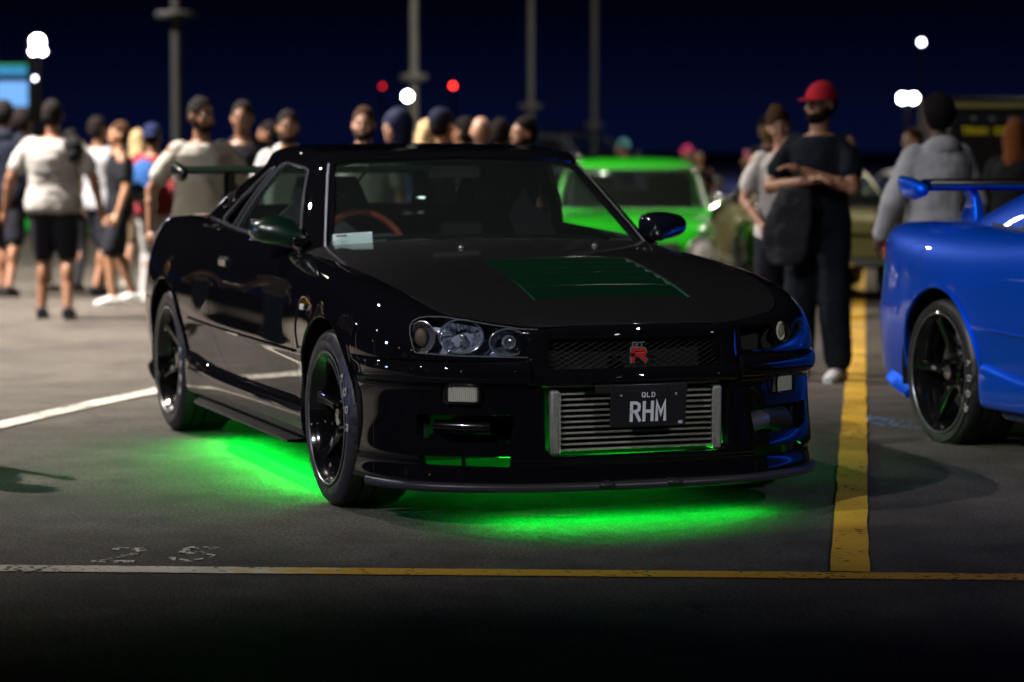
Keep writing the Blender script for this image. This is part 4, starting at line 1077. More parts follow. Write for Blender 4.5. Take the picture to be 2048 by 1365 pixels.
# ------------------------------------------------------------------ place helpers
FPX = 5461.2
fwh = np.array([fw[0], fw[1]]) / np.hypot(fw[0], fw[1])
def gz(x, y):
    s = (x - CAM[0]) * fwh[0] + (y - CAM[1]) * fwh[1]
    return -0.2 * sm(11.6, 20.5, s) - .0075 * np.maximum(0, s - 19)
def ray_pt(px, py, s): return CAM + s * (fw + rt * (px - 1024) / FPX + up * (682.5 - py) / FPX)
def ground_at(px, py):
    lo, hi = 3., 400.
    for _ in range(60):
        m = (lo + hi) / 2; p = ray_pt(px, py, m)
        if p[2] > gz(p[0], p[1]): lo = m
        else: hi = m
    return ray_pt(px, py, (lo + hi) / 2)

_tx = bpy.data.textures.new('cloth_folds', 'CLOUDS'); _tx.noise_scale = .11; _tx.noise_depth = 2
def remesh(mb, name, m, parent, vox=.012, it=2, folds=0.):
    V, F, N = mb.data()
    me = bpy.data.meshes.new(name); me.from_pydata(V.tolist(), [], F); me.update()
    o = bpy.data.objects.new(name, me); C.objects.link(o)
    r = o.modifiers.new('r', 'REMESH'); r.mode = 'VOXEL'; r.voxel_size = vox; r.use_smooth_shade = True
    s = o.modifiers.new('s', 'SMOOTH'); s.iterations = it; s.factor = .6
    if folds:
        d = o.modifiers.new('d', 'DISPLACE'); d.texture = _tx; d.strength = folds; d.mid_level = .5
    dg = bpy.context.evaluated_depsgraph_get()
    me2 = bpy.data.meshes.new_from_object(o.evaluated_get(dg)); me2.name = name
    o.modifiers.clear(); o.data = me2; bpy.data.meshes.remove(me)
    me2.materials.clear(); me2.materials.append(m)
    me2.polygons.foreach_set('use_smooth', [True] * len(me2.polygons))
    o.name = name; o.parent = parent
    return o

def loft(mb, rings, n=16):
    """rings: list of (centre, axis_a, axis_b) full vectors"""
    V = []
    for c, a, b in rings:
        an = np.arange(n) * 2 * np.pi / n
        V.append(np.array(c) + np.cos(an)[:, None] * np.array(a) + np.sin(an)[:, None] * np.array(b))
    m = len(rings); F = [(i * n + k, i * n + (k + 1) % n, (i + 1) * n + (k + 1) % n, (i + 1) * n + k) for i in range(m - 1) for k in range(n)]
    F += [tuple(range(n))[::-1], tuple(range((m - 1) * n, m * n))]
    mb.add(np.concatenate(V), F)

def limb(mb, pts, rad, n=12, fl=1.):
    pts = [np.array(p, float) for p in pts]; P, Rr = [], []
    for i in range(len(pts) - 1):
        for k in range(5):
            t = k / 5.; P.append(pts[i] * (1 - t) + pts[i + 1] * t); Rr.append(rad[i] * (1 - t) + rad[i + 1] * t)
    P.append(pts[-1]); Rr.append(rad[-1])
    mb.tube(P, Rr, n, flat=fl); mb.ball(pts[0], rad[0] * .98, 12, 8); mb.ball(pts[-1], rad[-1] * .98, 12, 8)
    for p, r in zip(pts[1:-1], rad[1:-1]): mb.ball(p, r * 1.0, 12, 8)

def hand(mb, wrist, elbow, side, curl=.35):
    w = np.array(wrist, float); d = w - np.array(elbow, float); d /= np.linalg.norm(d)
    u = np.cross(d, [1, 0, 0]) if abs(d[0]) < .8 else np.cross(d, [0, 0, 1.])
    u /= np.linalg.norm(u); v = np.cross(u, d)           # v: across the palm
    if v[0] < 0: v = -v
    inn = -u * np.sign((u @ np.array([0, side, 0])) or 1)
    palm = w + d * .05
    mb.tube([w, palm, w + d * .088], [.024, .037, .038], 10, flat=.45); mb.ball(palm, (.03, .03, .03), 10, 8)
    for k, (off, L) in enumerate(((.028, .068), (.010, .078), (-.009, .072), (-.027, .056))):
        b = w + d * .080 + v * off; m1 = b + (d * math.cos(curl) + inn * math.sin(curl)) * L * .5; m2 = m1 + (d * math.cos(curl * 2.2) + inn * math.sin(curl * 2.2)) * L * .5
        mb.tube([b - d * .02, b, m1, m2], [.0095, .0098, .0092, .0080], 8); mb.ball(m2, .008, 8, 6)
    b = w + d * .03 + v * .030; m1 = b + (d * .6 + v * .8) * .035; m2 = m1 + (d * .9 + v * .3) * .032
    mb.tube([b - v * .012, b, m1, m2], [.012, .012, .0105, .009], 8); mb.ball(m2, .009, 8, 6)

PM = {}
def cm(key, col, rough=.85, **k):
    if key not in PM: PM[key] = mat(key, col, rough, noise=.12, nscale=9, spec=.12, **k)
    return PM[key]
SKIN = {'tan': mat('skin_tan', (.27, .135, .078), .5, noise=.08, nscale=6), 'brown': mat('skin_brown', (.17, .078, .043), .5, noise=.08, nscale=6),
        'fair': mat('skin_fair', (.38, .21, .15), .5, noise=.08, nscale=6), 'dark': mat('skin_deep', (.09, .045, .028), .5, noise=.08, nscale=6)}
HAIRM = {'black': mat('hair_black', (.010, .008, .008), .9, bump=.6, bscale=120, spec=.08), 'brown': mat('hair_brown', (.04, .020, .011), .9, bump=.6, bscale=120, spec=.1),
         'blond': mat('hair_blond', (.42, .30, .16), .8, bump=.6, bscale=120, spec=.15), 'auburn': mat('hair_auburn', (.17, .055, .02), .8, bump=.6, bscale=120, spec=.15)}
EYEW = mat('eye_white', (.55, .52, .5), .2); EYED = mat('eye_dark', (.02, .012, .01), .1)

def person(label, px, ytop, s=None, feet=None, face=0., b=1., skin='tan', hair='black', hairstyle='short', beard=False, top=('tee', 'x', (.5, .5, .5)), bottom=('pants', 'x', (.02, .02, .02)),
           shoes=('shoe_white', (.6, .6, .6)), head=(0, 0, 0), la=None, ra=None, step=0., cap=None, vox=.012, extras=None, lean=0., group='people at the car meet', seg=None):
    """face: direction in degrees the person faces, 0 = towards the camera, + = turned towards the right of the picture"""
    if feet is not None:
        p = ground_at(px, feet); s = (p - CAM) @ fw
    p = ray_pt(px, ytop, s); z0 = float(gz(p[0], p[1])); H = p[2] - z0
    k = H / 1.76
    to_cam = math.atan2(-fwh[1], -fwh[0])
    root = empty('person', (p[0], p[1], z0), to_cam - R(face) * -1, label, 'person', group)
    root.scale = (k, k, k)
    sk = SKIN[skin]; J = {}
    wb = b
    for sd, nm in ((1, 'l'), (-1, 'r')):
        J['sh' + nm] = np.array([lean * .5, sd * .175 * (.5 + .5 * wb), 1.41])
        J['el' + nm], J['wr' + nm] = [np.array(q, float) for q in ((la if sd > 0 else ra) or ((-.03, sd * (.25 + .06 * (wb - 1)), 1.13), (.06, sd * (.28 + .05 * (wb - 1)), .89)))]
        st = step * sd
        J['hp' + nm] = np.array([0, sd * .09, .90]); J['kn' + nm] = np.array([.02 + st * .5 + (.05 if st else 0), sd * .105, .49]); J['an' + nm] = np.array([st * .9 - .02, sd * .12, .085 + max(0, -st) * .12])
    # torso rings
    T = [(.84, .09, .14), (.90, .115, .165), (.97, .118, .165), (1.08, .102, .145), (1.20, .112, .155), (1.30, .120, .170), (1.38, .108, .172), (1.43, .085, .145), (1.47, .060, .075)]
    def torso(mb, z0_, z1_, inf=0., flare=0.):
        rg = []
        zs = sorted(set([z0_, z1_] + [t[0] for t in T if z0_ < t[0] < z1_]))
        for z in zs:
            a = np.interp(z, [t[0] for t in T], [t[1] for t in T]) * (.45 + .55 * wb ** 1.4) + inf; bb = np.interp(z, [t[0] for t in T], [t[2] for t in T]) * wb + inf
            fl_ = 1 + flare * max(0, (1.1 - z))
            rg.append(((lean * (z - .9), 0, z), (a * fl_, 0, 0), (0, bb * fl_, 0)))
        loft(mb, rg, 24)
    hx = lean * .62
    def hpos(p): # head-local point -> body coordinates (about the top of the neck)
        yw, pt, rl = [R(a) for a in head]
        v = Matrix.Rotation(yw, 3, 'Z') @ Matrix.Rotation(pt, 3, 'Y') @ Matrix.Rotation(rl, 3, 'X') @ (Vector(p) - Vector((0, 0, 1.53)))
        return np.array(v) + [hx, 0, 1.53]
    def hball(mb, c, r, n=18, m=12):
        t = MB(); t.ball((0, 0, 0), r, n, m); V = t.v[0] + np.array(c)
        mb.add(np.array([hpos(q) for q in V]), t.f)
    body = MB()
    torso(body, .84, 1.47)
    limb(body, [(lean * .5, 0, 1.44), hpos((.0, 0, 1.53)), hpos((.01, 0, 1.57))], [.062, .056, .055])
    hball(body, (0, 0, 1.655), (.094, .076, .105)); hball(body, (.035, 0, 1.585), (.056, .054, .056)); hball(body, (.04, 0, 1.63), (.052, .058, .07))
    hball(body, (.104, 0, 1.622), (.016, .013, .016)); hball(body, (.096, 0, 1.64), (.012, .009, .026)); hball(body, (.080, 0, 1.668), (.018, .045, .010))
    hball(body, (.088, 0, 1.588), (.012, .024, .007)); hball(body, (.086, 0, 1.577), (.012, .020, .007)); hball(body, (.074, 0, 1.548), (.020, .022, .018))
    for sd in (1, -1): hball(body, (-.004, sd * .078, 1.635), (.018, .010, .030)); hball(body, (.066, sd * .040, 1.612), (.024, .02, .022))
    for nm, sd in (('l', 1), ('r', -1)):
        limb(body, [J['sh' + nm], J['el' + nm], J['wr' + nm]], [.052 * (.6 + .4 * wb), .041 * (.5 + .5 * wb), .027])
        m_ = J['el' + nm] * .7 + J['wr' + nm] * .3; body.ball(m_, .042 * (.5 + .5 * wb), 12, 8)
        hand(body, J['wr' + nm], J['el' + nm], sd)
        limb(body, [J['hp' + nm], J['kn' + nm], J['an' + nm]], [.082 * (.5 + .5 * wb), .056 * (.6 + .4 * wb), .038])
        cf = J['kn' + nm] * .66 + J['an' + nm] * .34 + np.array([-.018, 0, 0]); body.ball(cf, (.052, .050, .11), 12, 10)
        an = J['an' + nm]; body.tube([an + [-.03, 0, -.03], an + [.06, 0, -.045], an + [.15, 0, -.055]], [.034, .036, .022], 10, flat=.9)
    remesh(body, 'body', sk, root, vox)
    # eyes and brows
    for sd in (1, -1):
        e = MB(); hball(e, (.081, sd * .031, 1.652), (.010, .014, .009), 10, 8); e.build('eye', EYEW, root)
        e = MB(); hball(e, (.089, sd * .031, 1.652), (.004, .006, .006), 8, 6); e.build('pupil', EYED, root)
        e = MB(); hball(e, (.090, sd * .033, 1.673), (.007, .022, .005), 8, 6); e.build('eyebrow', HAIRM[hair if hair != 'bald' else 'brown'], root)
    if hair != 'bald' and hairstyle != 'hood':
        hb = MB(); hball(hb, (-.014, 0, 1.675), (.098, .084, .104)); hball(hb, (-.03, 0, 1.64), (.080, .082, .085))
        if hairstyle == 'curly': hball(hb, (.0, 0, 1.71), (.095, .09, .085)); hball(hb, (-.03, 0, 1.68), (.10, .10, .10))
        if hairstyle == 'bun': hball(hb, (-.060, 0, 1.752), (.040, .044, .034))
        if hairstyle == 'long':
            for j in range(7): hball(hb, (-.055 - .004 * j, 0, 1.62 - .05 * j), (.05, .085 + .004 * j, .05))
            for sd in (1, -1):
                for j in range(5): hball(hb, (.0, sd * .078, 1.63 - .05 * j), (.035, .022, .04))
        remesh(hb, 'hair', HAIRM[hair], root, vox, 1, .012 if hairstyle == 'short' else .03)
    if beard:
        bb = MB(); hball(bb, (.042, 0, 1.562), (.059, .061, .044)); hball(bb, (.080, 0, 1.602), (.017, .030, .006))
        hball(bb, (.072, 0, 1.556), (.030, .038, .026))
        for sd in (1, -1): hball(bb, (.015, sd * .056, 1.598), (.034, .021, .042))
        remesh(bb, 'beard', HAIRM['black'], root, min(vox, .009), 1, .004)
    # trousers / shorts
    kind, ck, cc = bottom; m_ = cm(ck, cc)
    tb = MB(); torso(tb, .82, 1.0 if top[0] != 'crop' else 1.02, .012)
    for nm, sd in (('l', 1), ('r', -1)):
        hp, kn, an = J['hp' + nm], J['kn' + nm], J['an' + nm]
        if kind == 'shorts': e_ = hp * .12 + kn * .88; limb(tb, [hp, hp * .5 + e_ * .5, e_], [.10 * (.5 + .5 * wb), .098 * (.5 + .5 * wb), .092])
        elif kind == 'wide': limb(tb, [hp, kn, an + [0, 0, .05]], [.108 * (.5 + .5 * wb), .100, .086])
        else: limb(tb, [hp, kn, an + [0, 0, .02]], [.098 * (.5 + .5 * wb), .072, .058])
    remesh(tb, 'shorts' if kind == 'shorts' else 'trousers', m_, root, .014, 2, .022 if kind == 'wide' else .014)
    # top
    kind, ck, cc = top; m_ = cm(ck, cc); tb = MB()
    loose = {'tee': .022, 'hoodie': .04, 'jacket': .04, 'tank': .012, 'crop': .012}[kind]
    torso(tb, .86 if kind in ('tee', 'jacket', 'hoodie') else 1.02, 1.455, loose, .12 if kind != 'tank' else 0)
    for nm, sd in (('l', 1), ('r', -1)):
        sh, el, wr = J['sh' + nm], J['el' + nm], J['wr' + nm]
        if kind in ('tee', 'crop'): limb(tb, [sh - [0, sd * .03, 0], sh * .6 + el * .4, sh * .36 + el * .64], [.068 * (.6 + .4 * wb), .066 * (.5 + .5 * wb), .068 * (.5 + .5 * wb)])
        elif kind in ('hoodie', 'jacket'): limb(tb, [sh - [0, sd * .03, 0], el, el * .1 + wr * .9], [.082, .072, .052])
    if kind == 'hoodie':
        if hairstyle == 'hood': hball(tb, (-.02, 0, 1.66), (.118, .112, .13)); hball(tb, (-.03, 0, 1.56), (.10, .10, .08))
        else: tb.ball((hx * .9 - .07, 0, 1.47), (.075, .12, .07), 16, 10)
    remesh(tb, {'tee': 'shirt', 'crop': 'shirt', 'tank': 'shirt'}.get(kind, kind), m_, root, .012, 2, .020)
    for nm, sd in (('l', 1), ('r', -1)):
        an = J['an' + nm]; sb = MB(); g0 = an[2] - .085
        loft(sb, [((an[0] - .085, an[1], g0 + .045), (0, .034, 0), (0, 0, .04)), ((an[0] - .04, an[1], g0 + .052), (0, .042, 0), (0, 0, .052)), ((an[0] + .03, an[1], g0 + .05), (0, .044, 0), (0, 0, .048)), ((an[0] + .10, an[1] + sd * .006, g0 + .037), (0, .048, 0), (0, 0, .036)), ((an[0] + .155, an[1] + sd * .008, g0 + .028), (0, .042, 0), (0, 0, .027)), ((an[0] + .185, an[1] + sd * .008, g0 + .022), (0, .024, 0), (0, 0, .018))], 16)
        so = sb.build('shoe', cm(shoes[0], shoes[1], .5), root)
        sl = MB(); sl.tube([(an[0] - .09, an[1], g0 + .012), (an[0] + .03, an[1], g0 + .012), (an[0] + .12, an[1] + sd * .007, g0 + .012), (an[0] + .185, an[1] + sd * .008, g0 + .012)], [.036, .044, .049, .028], 12, flat=.28); sl.build('sole', cm('sole_white' if shoes[1][0] > .2 else 'sole_dark', (.6, .6, .6) if shoes[1][0] > .2 else (.03, .03, .03)), so)
    if cap:
        mt, ck, cc = cap; cb = MB(); m_ = cm(ck, cc)
        zb, rz = (1.672, .108) if mt != 'beanie' else (1.655, .135); rg = []
        for f_ in (0, .15, .35, .55, .72, .86, .95, .995):
            q_ = math.sqrt(max(0, 1 - f_ ** 2.2)); c_ = np.array((-.006 - .012 * f_, 0, zb + rz * f_)); 
            rg.append((hpos(c_), hpos(c_ + [.106 * q_, 0, 0]) - hpos(c_), hpos(c_ + [0, .090 * q_, 0]) - hpos(c_)))
        loft(cb, rg, 24)
        co = cb.build('cap' if mt != 'beanie' else 'beanie', m_, root, sharp=60)
        if mt in ('cap', 'backcap'):
            d_ = 1 if mt == 'cap' else -1
            bb = MB(); pts = []
            for j in range(13):
                a = R(-75 + j * 12.5); pts.append((d_ * (.050 + .125 * math.cos(a) ** .8), .080 * math.sin(a), 1.684 - .026 * math.cos(a) - .012 * abs(math.sin(a))))
            V = [hpos((d_ * .05, 0, 1.695))] + [hpos(q) for q in pts] + [hpos(np.array(q) + [0, 0, -.006]) for q in pts] + [hpos((d_ * .05, 0, 1.688))]
            bb.add(V, [(0, j + 1, j + 2) for j in range(12)] + [(27, 14 + j + 1, 14 + j) for j in range(12)] + [(j + 1, 14 + j, 15 + j, j + 2) for j in range(12)]); bb.build('brim', m_, co)
    if extras: extras(root, J, hpos, hball)
    return root
# ------------------------------------------------------------------ ground
def asphalt():
    m = bpy.data.materials.new('asphalt'); m.use_nodes = True; nt = m.node_tree; b = nt.nodes['Principled BSDF']
    tc = nt.nodes.new('ShaderNodeTexCoord')
    def noise(sc_, det=4, rough=.6):
        n = nt.nodes.new('ShaderNodeTexNoise'); n.inputs['Scale'].default_value = sc_; n.inputs['Detail'].default_value = det; n.inputs['Roughness'].default_value = rough
        nt.links.new(tc.outputs['Object'], n.inputs['Vector']); return n
    n1 = noise(.55, 4); n2 = noise(75, 5, .85); n3 = noise(3.2, 5)
    v = nt.nodes.new('ShaderNodeTexVoronoi'); v.inputs['Scale'].default_value = 170; nt.links.new(tc.outputs['Object'], v.inputs['Vector'])
    r1 = nt.nodes.new('ShaderNodeValToRGB'); r1.color_ramp.elements[0].position = .33; r1.color_ramp.elements[0].color = (.044, .038, .034, 1); r1.color_ramp.elements[1].position = .72; r1.color_ramp.elements[1].color = (.098, .086, .077, 1)
    nt.links.new(n3.outputs[0], r1.inputs[0])
    r2 = nt.nodes.new('ShaderNodeValToRGB'); r2.color_ramp.elements[0].position = .38; r2.color_ramp.elements[0].color = (.50, .50, .50, 1); r2.color_ramp.elements[1].position = .62; r2.color_ramp.elements[1].color = (1.12, 1.12, 1.1, 1)
    nt.links.new(n1.outputs[0], r2.inputs[0])
    r3 = nt.nodes.new('ShaderNodeValToRGB'); r3.color_ramp.elements[0].position = .40; r3.color_ramp.elements[0].color = (.30, .30, .30, 1); r3.color_ramp.elements[1].position = .62; r3.color_ramp.elements[1].color = (2.3, 2.2, 2.1, 1)
    nt.links.new(n2.outputs[0], r3.inputs[0])
    def mul(a, c):
        x = nt.nodes.new('ShaderNodeMix'); x.data_type = 'RGBA'; x.blend_type = 'MULTIPLY'; x.inputs[0].default_value = 1
        nt.links.new(a, x.inputs[6]); nt.links.new(c, x.inputs[7]); return x.outputs[2]
    c = mul(mul(r1.outputs[0], r2.outputs[0]), r3.outputs[0])
    # oil spots
    v2 = nt.nodes.new('ShaderNodeTexVoronoi'); v2.inputs['Scale'].default_value = .75; v2.inputs['Randomness'].default_value = 1.
    dn = noise(6., 3); av = nt.nodes.new('ShaderNodeVectorMath'); av.operation = 'MULTIPLY_ADD'; av.inputs[1].default_value = (.35, .35, 0); nt.links.new(dn.outputs['Color'], av.inputs[0]); nt.links.new(tc.outputs['Object'], av.inputs[2]); nt.links.new(av.outputs[0], v2.inputs['Vector'])
    r4 = nt.nodes.new('ShaderNodeValToRGB'); r4.color_ramp.elements[0].position = .06; r4.color_ramp.elements[0].color = (.38, .37, .36, 1); r4.color_ramp.elements[1].position = .20; r4.color_ramp.elements[1].color = (1, 1, 1, 1)
    nt.links.new(v2.outputs['Distance'], r4.inputs[0]); c = mul(c, r4.outputs[0])
    # hairline cracks
    v3 = nt.nodes.new('ShaderNodeTexVoronoi'); v3.feature = 'DISTANCE_TO_EDGE'; v3.inputs['Scale'].default_value = .62; nt.links.new(av.outputs[0], v3.inputs['Vector'])
    n5 = noise(1.1, 2); r6 = nt.nodes.new('ShaderNodeMapRange'); r6.inputs['From Min'].default_value = .52; r6.inputs['From Max'].default_value = .60; nt.links.new(n5.outputs[0], r6.inputs[0])
    r5 = nt.nodes.new('ShaderNodeMapRange'); r5.inputs['From Max'].default_value = .006; r5.inputs['To Min'].default_value = .3; nt.links.new(v3.outputs['Distance'], r5.inputs[0])
    mx5 = nt.nodes.new('ShaderNodeMix'); mx5.inputs[2].default_value = 1.; nt.links.new(r6.outputs[0], mx5.inputs[0]); nt.links.new(r5.outputs[0], mx5.inputs[3])
    cc = nt.nodes.new('ShaderNodeCombineColor'); [nt.links.new(mx5.outputs[0], cc.inputs[i]) for i in range(3)]
    c = mul(c, cc.outputs[0])
    nt.links.new(c, b.inputs['Base Color'])
    b.inputs['Roughness'].default_value = .72
    vr = nt.nodes.new('ShaderNodeMapRange'); vr.inputs['From Max'].default_value = .6; vr.inputs['To Min'].default_value = .50; vr.inputs['To Max'].default_value = .95
    nt.links.new(v.outputs['Distance'], vr.inputs[0]); nt.links.new(vr.outputs[0], b.inputs['Roughness'])
    ad = nt.nodes.new('ShaderNodeMath'); ad.operation = 'ADD'; nt.links.new(n2.outputs[0], ad.inputs[0]); nt.links.new(v.outputs['Distance'], ad.inputs[1])
    bp = nt.nodes.new('ShaderNodeBump'); bp.inputs['Strength'].default_value = 1.; bp.inputs['Distance'].default_value = .012
    nt.links.new(ad.outputs[0], bp.inputs['Height']); nt.links.new(bp.outputs[0], b.inputs['Normal'])
    return m
def paint_mat(name, col, wear):
    """worn road paint: the asphalt shows through where the noise has eaten the paint"""
    m = bpy.data.materials.new(name); m.use_nodes = True; nt = m.node_tree; b = nt.nodes['Principled BSDF']
    tc = nt.nodes.new('ShaderNodeTexCoord'); o = nt.nodes['Material Output']
    def noise(s_, d_=4):
        n = nt.nodes.new('ShaderNodeTexNoise'); n.inputs['Scale'].default_value = s_; n.inputs['Detail'].default_value = d_; nt.links.new(tc.outputs['Object'], n.inputs['Vector']); return n
    n = noise(38, 5); n2 = noise(2.2, 3)
    a = nt.nodes.new('ShaderNodeMath'); a.operation = 'MULTIPLY_ADD'; a.inputs[1].default_value = .45; nt.links.new(n2.outputs[0], a.inputs[0]); nt.links.new(n.outputs[0], a.inputs[2])
    r = nt.nodes.new('ShaderNodeValToRGB'); r.color_ramp.elements[0].position = wear; r.color_ramp.elements[1].position = wear + .06
    nt.links.new(a.outputs[0], r.inputs[0])
    t = nt.nodes.new('ShaderNodeBsdfTransparent'); mx = nt.nodes.new('ShaderNodeMixShader')
    cr_ = nt.nodes.new('ShaderNodeValToRGB'); cr_.color_ramp.elements[0].position = .3; cr_.color_ramp.elements[0].color = (*[c * .55 for c in col], 1); cr_.color_ramp.elements[1].position = .65; cr_.color_ramp.elements[1].color = (*col, 1)
    nt.links.new(n2.outputs[0], cr_.inputs[0]); nt.links.new(cr_.outputs[0], b.inputs['Base Color'])
    b.inputs['Roughness'].default_value = .6
    nt.links.new(r.outputs[0], mx.inputs[0]); nt.links.new(t.outputs[0], mx.inputs[1]); nt.links.new(b.outputs[0], mx.inputs[2]); nt.links.new(mx.outputs[0], o.inputs[0])
    return m
ss = np.concatenate([[-60, -10, 0, 8, 11, 11.6], np.linspace(12, 20.5, 18), [22, 26, 32, 45, 70, 90, 120, 300, 900, 1800]])
ll = np.array([-1500, -400, -100, -40, -20, -10, -5, 0, 5, 10, 20, 40, 100, 400, 1500.])
lat = np.array([-fwh[1], fwh[0]])
V = []
for s_ in ss:
    for l_ in ll: 
        xy = CAM[:2] + fwh * s_ + lat * l_; V.append((xy[0], xy[1], float(gz(*xy))))
nl = len(ll)
gm_ = MB().add(V, [(i * nl + j, i * nl + j + 1, (i + 1) * nl + j + 1, (i + 1) * nl + j) for i in range(len(ss) - 1) for j in range(nl - 1)])
go = gm_.build('ground', asphalt(), sharp=0); tag(go, kind='structure')
WHITE = paint_mat('worn_white_paint', (.62, .58, .50), .60); YELL = paint_mat('worn_yellow_paint', (.62, .36, .025), .54); FADED = paint_mat('faded_paint', (.50, .47, .40), .715)
def strip(name, a, b, w, m, z=.004, n=160):
    a, b = np.array(a, float), np.array(b, float); d = (b - a) / np.linalg.norm(b - a); nn = np.array([-d[1], d[0]]) * w / 2
    V = []
    for i in range(n + 1):
        p = a + (b - a) * i / n
        j1, j2 = 1 + RNG.normal(0, .035, 2)
        for q in (p + nn * j1, p - nn * j2): V.append((q[0], q[1], float(gz(*q)) + z))
    o = MB().add(V, [(2 * i + 1, 2 * i + 3, 2 * i + 2, 2 * i) for i in range(n)]).build(name, m, sharp=0)
    return tag(o, kind='structure')
dL = np.array([.384, .923]); c0 = np.array([1.36, -1.50])
# the front line: yellow paint under a white coat that runs out gradually
TWO = paint_mat('two_coat_line_paint', (.62, .58, .50), .56); nt_ = TWO.node_tree; b_ = nt_.nodes['Principled BSDF']
tc_ = nt_.nodes.new('ShaderNodeTexCoord'); dt = nt_.nodes.new('ShaderNodeVectorMath'); dt.operation = 'DOT_PRODUCT'; dt.inputs[1].default_value = (dL[0], dL[1], 0); nt_.links.new(tc_.outputs['Object'], dt.inputs[0])
nz = nt_.nodes.new('ShaderNodeTexNoise'); nz.inputs['Scale'].default_value = 14; nz.inputs['Detail'].default_value = 5; nt_.links.new(tc_.outputs['Object'], nz.inputs['Vector'])
ma = nt_.nodes.new('ShaderNodeMath'); ma.operation = 'MULTIPLY_ADD'; ma.inputs[1].default_value = .9; nt_.links.new(nz.outputs[0], ma.inputs[0]); nt_.links.new(dt.outputs['Value'], ma.inputs[2])
mr_ = nt_.nodes.new('ShaderNodeMapRange'); q0_ = float(c0 @ dL) + .45; mr_.inputs['From Min'].default_value = q0_ - .12; mr_.inputs['From Max'].default_value = q0_ + .25; nt_.links.new(ma.outputs[0], mr_.inputs[0])
mm_ = nt_.nodes.new('ShaderNodeMix'); mm_.data_type = 'RGBA'; src = b_.inputs['Base Color'].links[0].from_socket; nt_.links.new(mr_.outputs[0], mm_.inputs[0]); nt_.links.new(src, mm_.inputs[6]); mm_.inputs[7].default_value = (.50, .29, .02, 1); nt_.links.new(mm_.outputs[2], b_.inputs['Base Color'])
strip('bay_line', c0 - dL * 6, c0 + dL * 5.5, .120, TWO, n=500)
strip('bay_line_yellow', (2.02, .222), (1.94 - .892 * 30, .262 + .451 * 30), .118, YELL, z=.008)
strip('bay_line_white', (1.0, -4.0), (-3.1, -1.57), .13, WHITE, z=.008); strip('bay_line_white', (-3.1, -1.57), (-5.0 - .86 * 9, -.44 + .51 * 9), .13, WHITE, z=.008)
pr = np.array([-.923, .384, 0]); pl = np.array([.384, .923, 0])
for ch, q in (('2', (243, 1112)), ('5', (392, 1110))):
    g_ = ground_at(*q); t = MB(); text_mesh(t, ch, (g_[0], g_[1], .001), pl, pr, (0, 0, 1), .105, .26, .030, depth=.0035)
    tag(t.build('painted_digit', FADED, smooth=False), kind='structure')
g_ = ground_at(1790, 848); sp = MB(); an = np.linspace(0, 2 * math.pi, 24)[:-1]
sp.add([(g_[0] + .30 * math.cos(a) * (1 + .2 * math.sin(3 * a)), g_[1] + .13 * math.sin(a), float(gz(g_[0], g_[1])) + .005) for a in an], [tuple(range(23))]); tag(sp.build('blue_paint_smudge', paint_mat('blue_spray', (.10, .22, .42), .76), sharp=0), kind='structure')

# ------------------------------------------------------------------ the two coupes
black = build_coupe('black_coupe', 'gloss black coupe with green underglow and number plate RHM', M['black'], (0, 0, 0), 0, 6, M['carbon'], M['gloss_green'], True, 'coupes with rear wings', hood_paint=M['hood'])
blue = build_coupe('blue_coupe', 'metallic blue coupe with a blue rear wing, cut off by the right edge', M['blue'], (1.65, 2.96, -.015), R(-2), 5, M['blue'], M['blue'], False, 'coupes with rear wings', rim_r=.262)
# card stuck inside the windscreen
cb = MB(); A = np.array([-.742, -.638, .900]); ex = np.array([.16 * .25, .150, .010]); ey = np.array([-.045, .010, .052]); en = np.cross(ex, ey); en /= np.linalg.norm(en)
A = A + en * .0
cb.add([A, A + ex, A + ex + ey, A + ey, A - en * .001, A + ex - en * .001, A + ex + ey - en * .001, A + ey - en * .001], [(0, 1, 2, 3), (7, 6, 5, 4)])
card = cb.build('entry_card', mat('card_paper', (.50, .56, .62), .7), None, smooth=False); tag(card, 'pale entry card behind the windscreen of the black coupe, at its lower corner', 'card')
exn = ex / np.linalg.norm(ex); eyn = ey / np.linalg.norm(ey)
t = MB(); text_mesh(t, '201', A + ex * .30 + ey * .38, exn, eyn, en, .006, .012, .0013, gap=.8, depth=.0006); t.build('card_print', mat('print_ink', (.05, .08, .10), .6), card, smooth=False)
t = MB(); q0 = A + ex * .08 + ey * .78 + en * .0008; t.add([q0, q0 + ex * .27, q0 + ex * .29 + ey * .13, q0 + ex * .02 + ey * .13], [(0, 1, 2, 3)]); t.build('card_header', mat('card_header_ink', (.02, .03, .03), .5), card, smooth=False)
card.parent = None
# LED strips under the black car
def led(a, b, rad=.006):
    t = MB(); t.tube([a, b], rad, 8); return t.build('led_strip', M['led'], black)
led((-.40, -.70, .182), (-2.15, -.70, .182)); led((-.40, .70, .182), (-2.15, .70, .182)); led((.70, -.50, .165), (.70, .50, .165)); led((-3.3, -.5, .22), (-3.3, .5, .22))
def area(name, loc, size, energy, col, rot, spread=140, shape='RECTANGLE', par=None):
    l = bpy.data.lights.new(name, 'AREA'); l.shape = shape; l.size, l.size_y = size; l.energy = energy; l.color = col; l.spread = R(spread)
    o = bpy.data.objects.new(name, l); C.objects.link(o); o.location = loc; o.rotation_euler = rot
    if par: o.parent = par
    return o
GC = (.0, 1., .045)
area('led_light', (-1.28, -.71, .176), (1.85, .03), 50, GC, (R(-14), 0, 0), 150, par=black)
area('led_light', (-1.28, .71, .176), (1.85, .03), 14, GC, (R(14), 0, 0), 150, par=black)
area('led_light', (.66, .06, .156), (.03, 1.0), 13, GC, (0, R(-10), 0), 150, par=black)
area('led_light', (-.9, 0, .185), (1.9, .7), 9, GC, (0, 0, 0), 150, par=black)
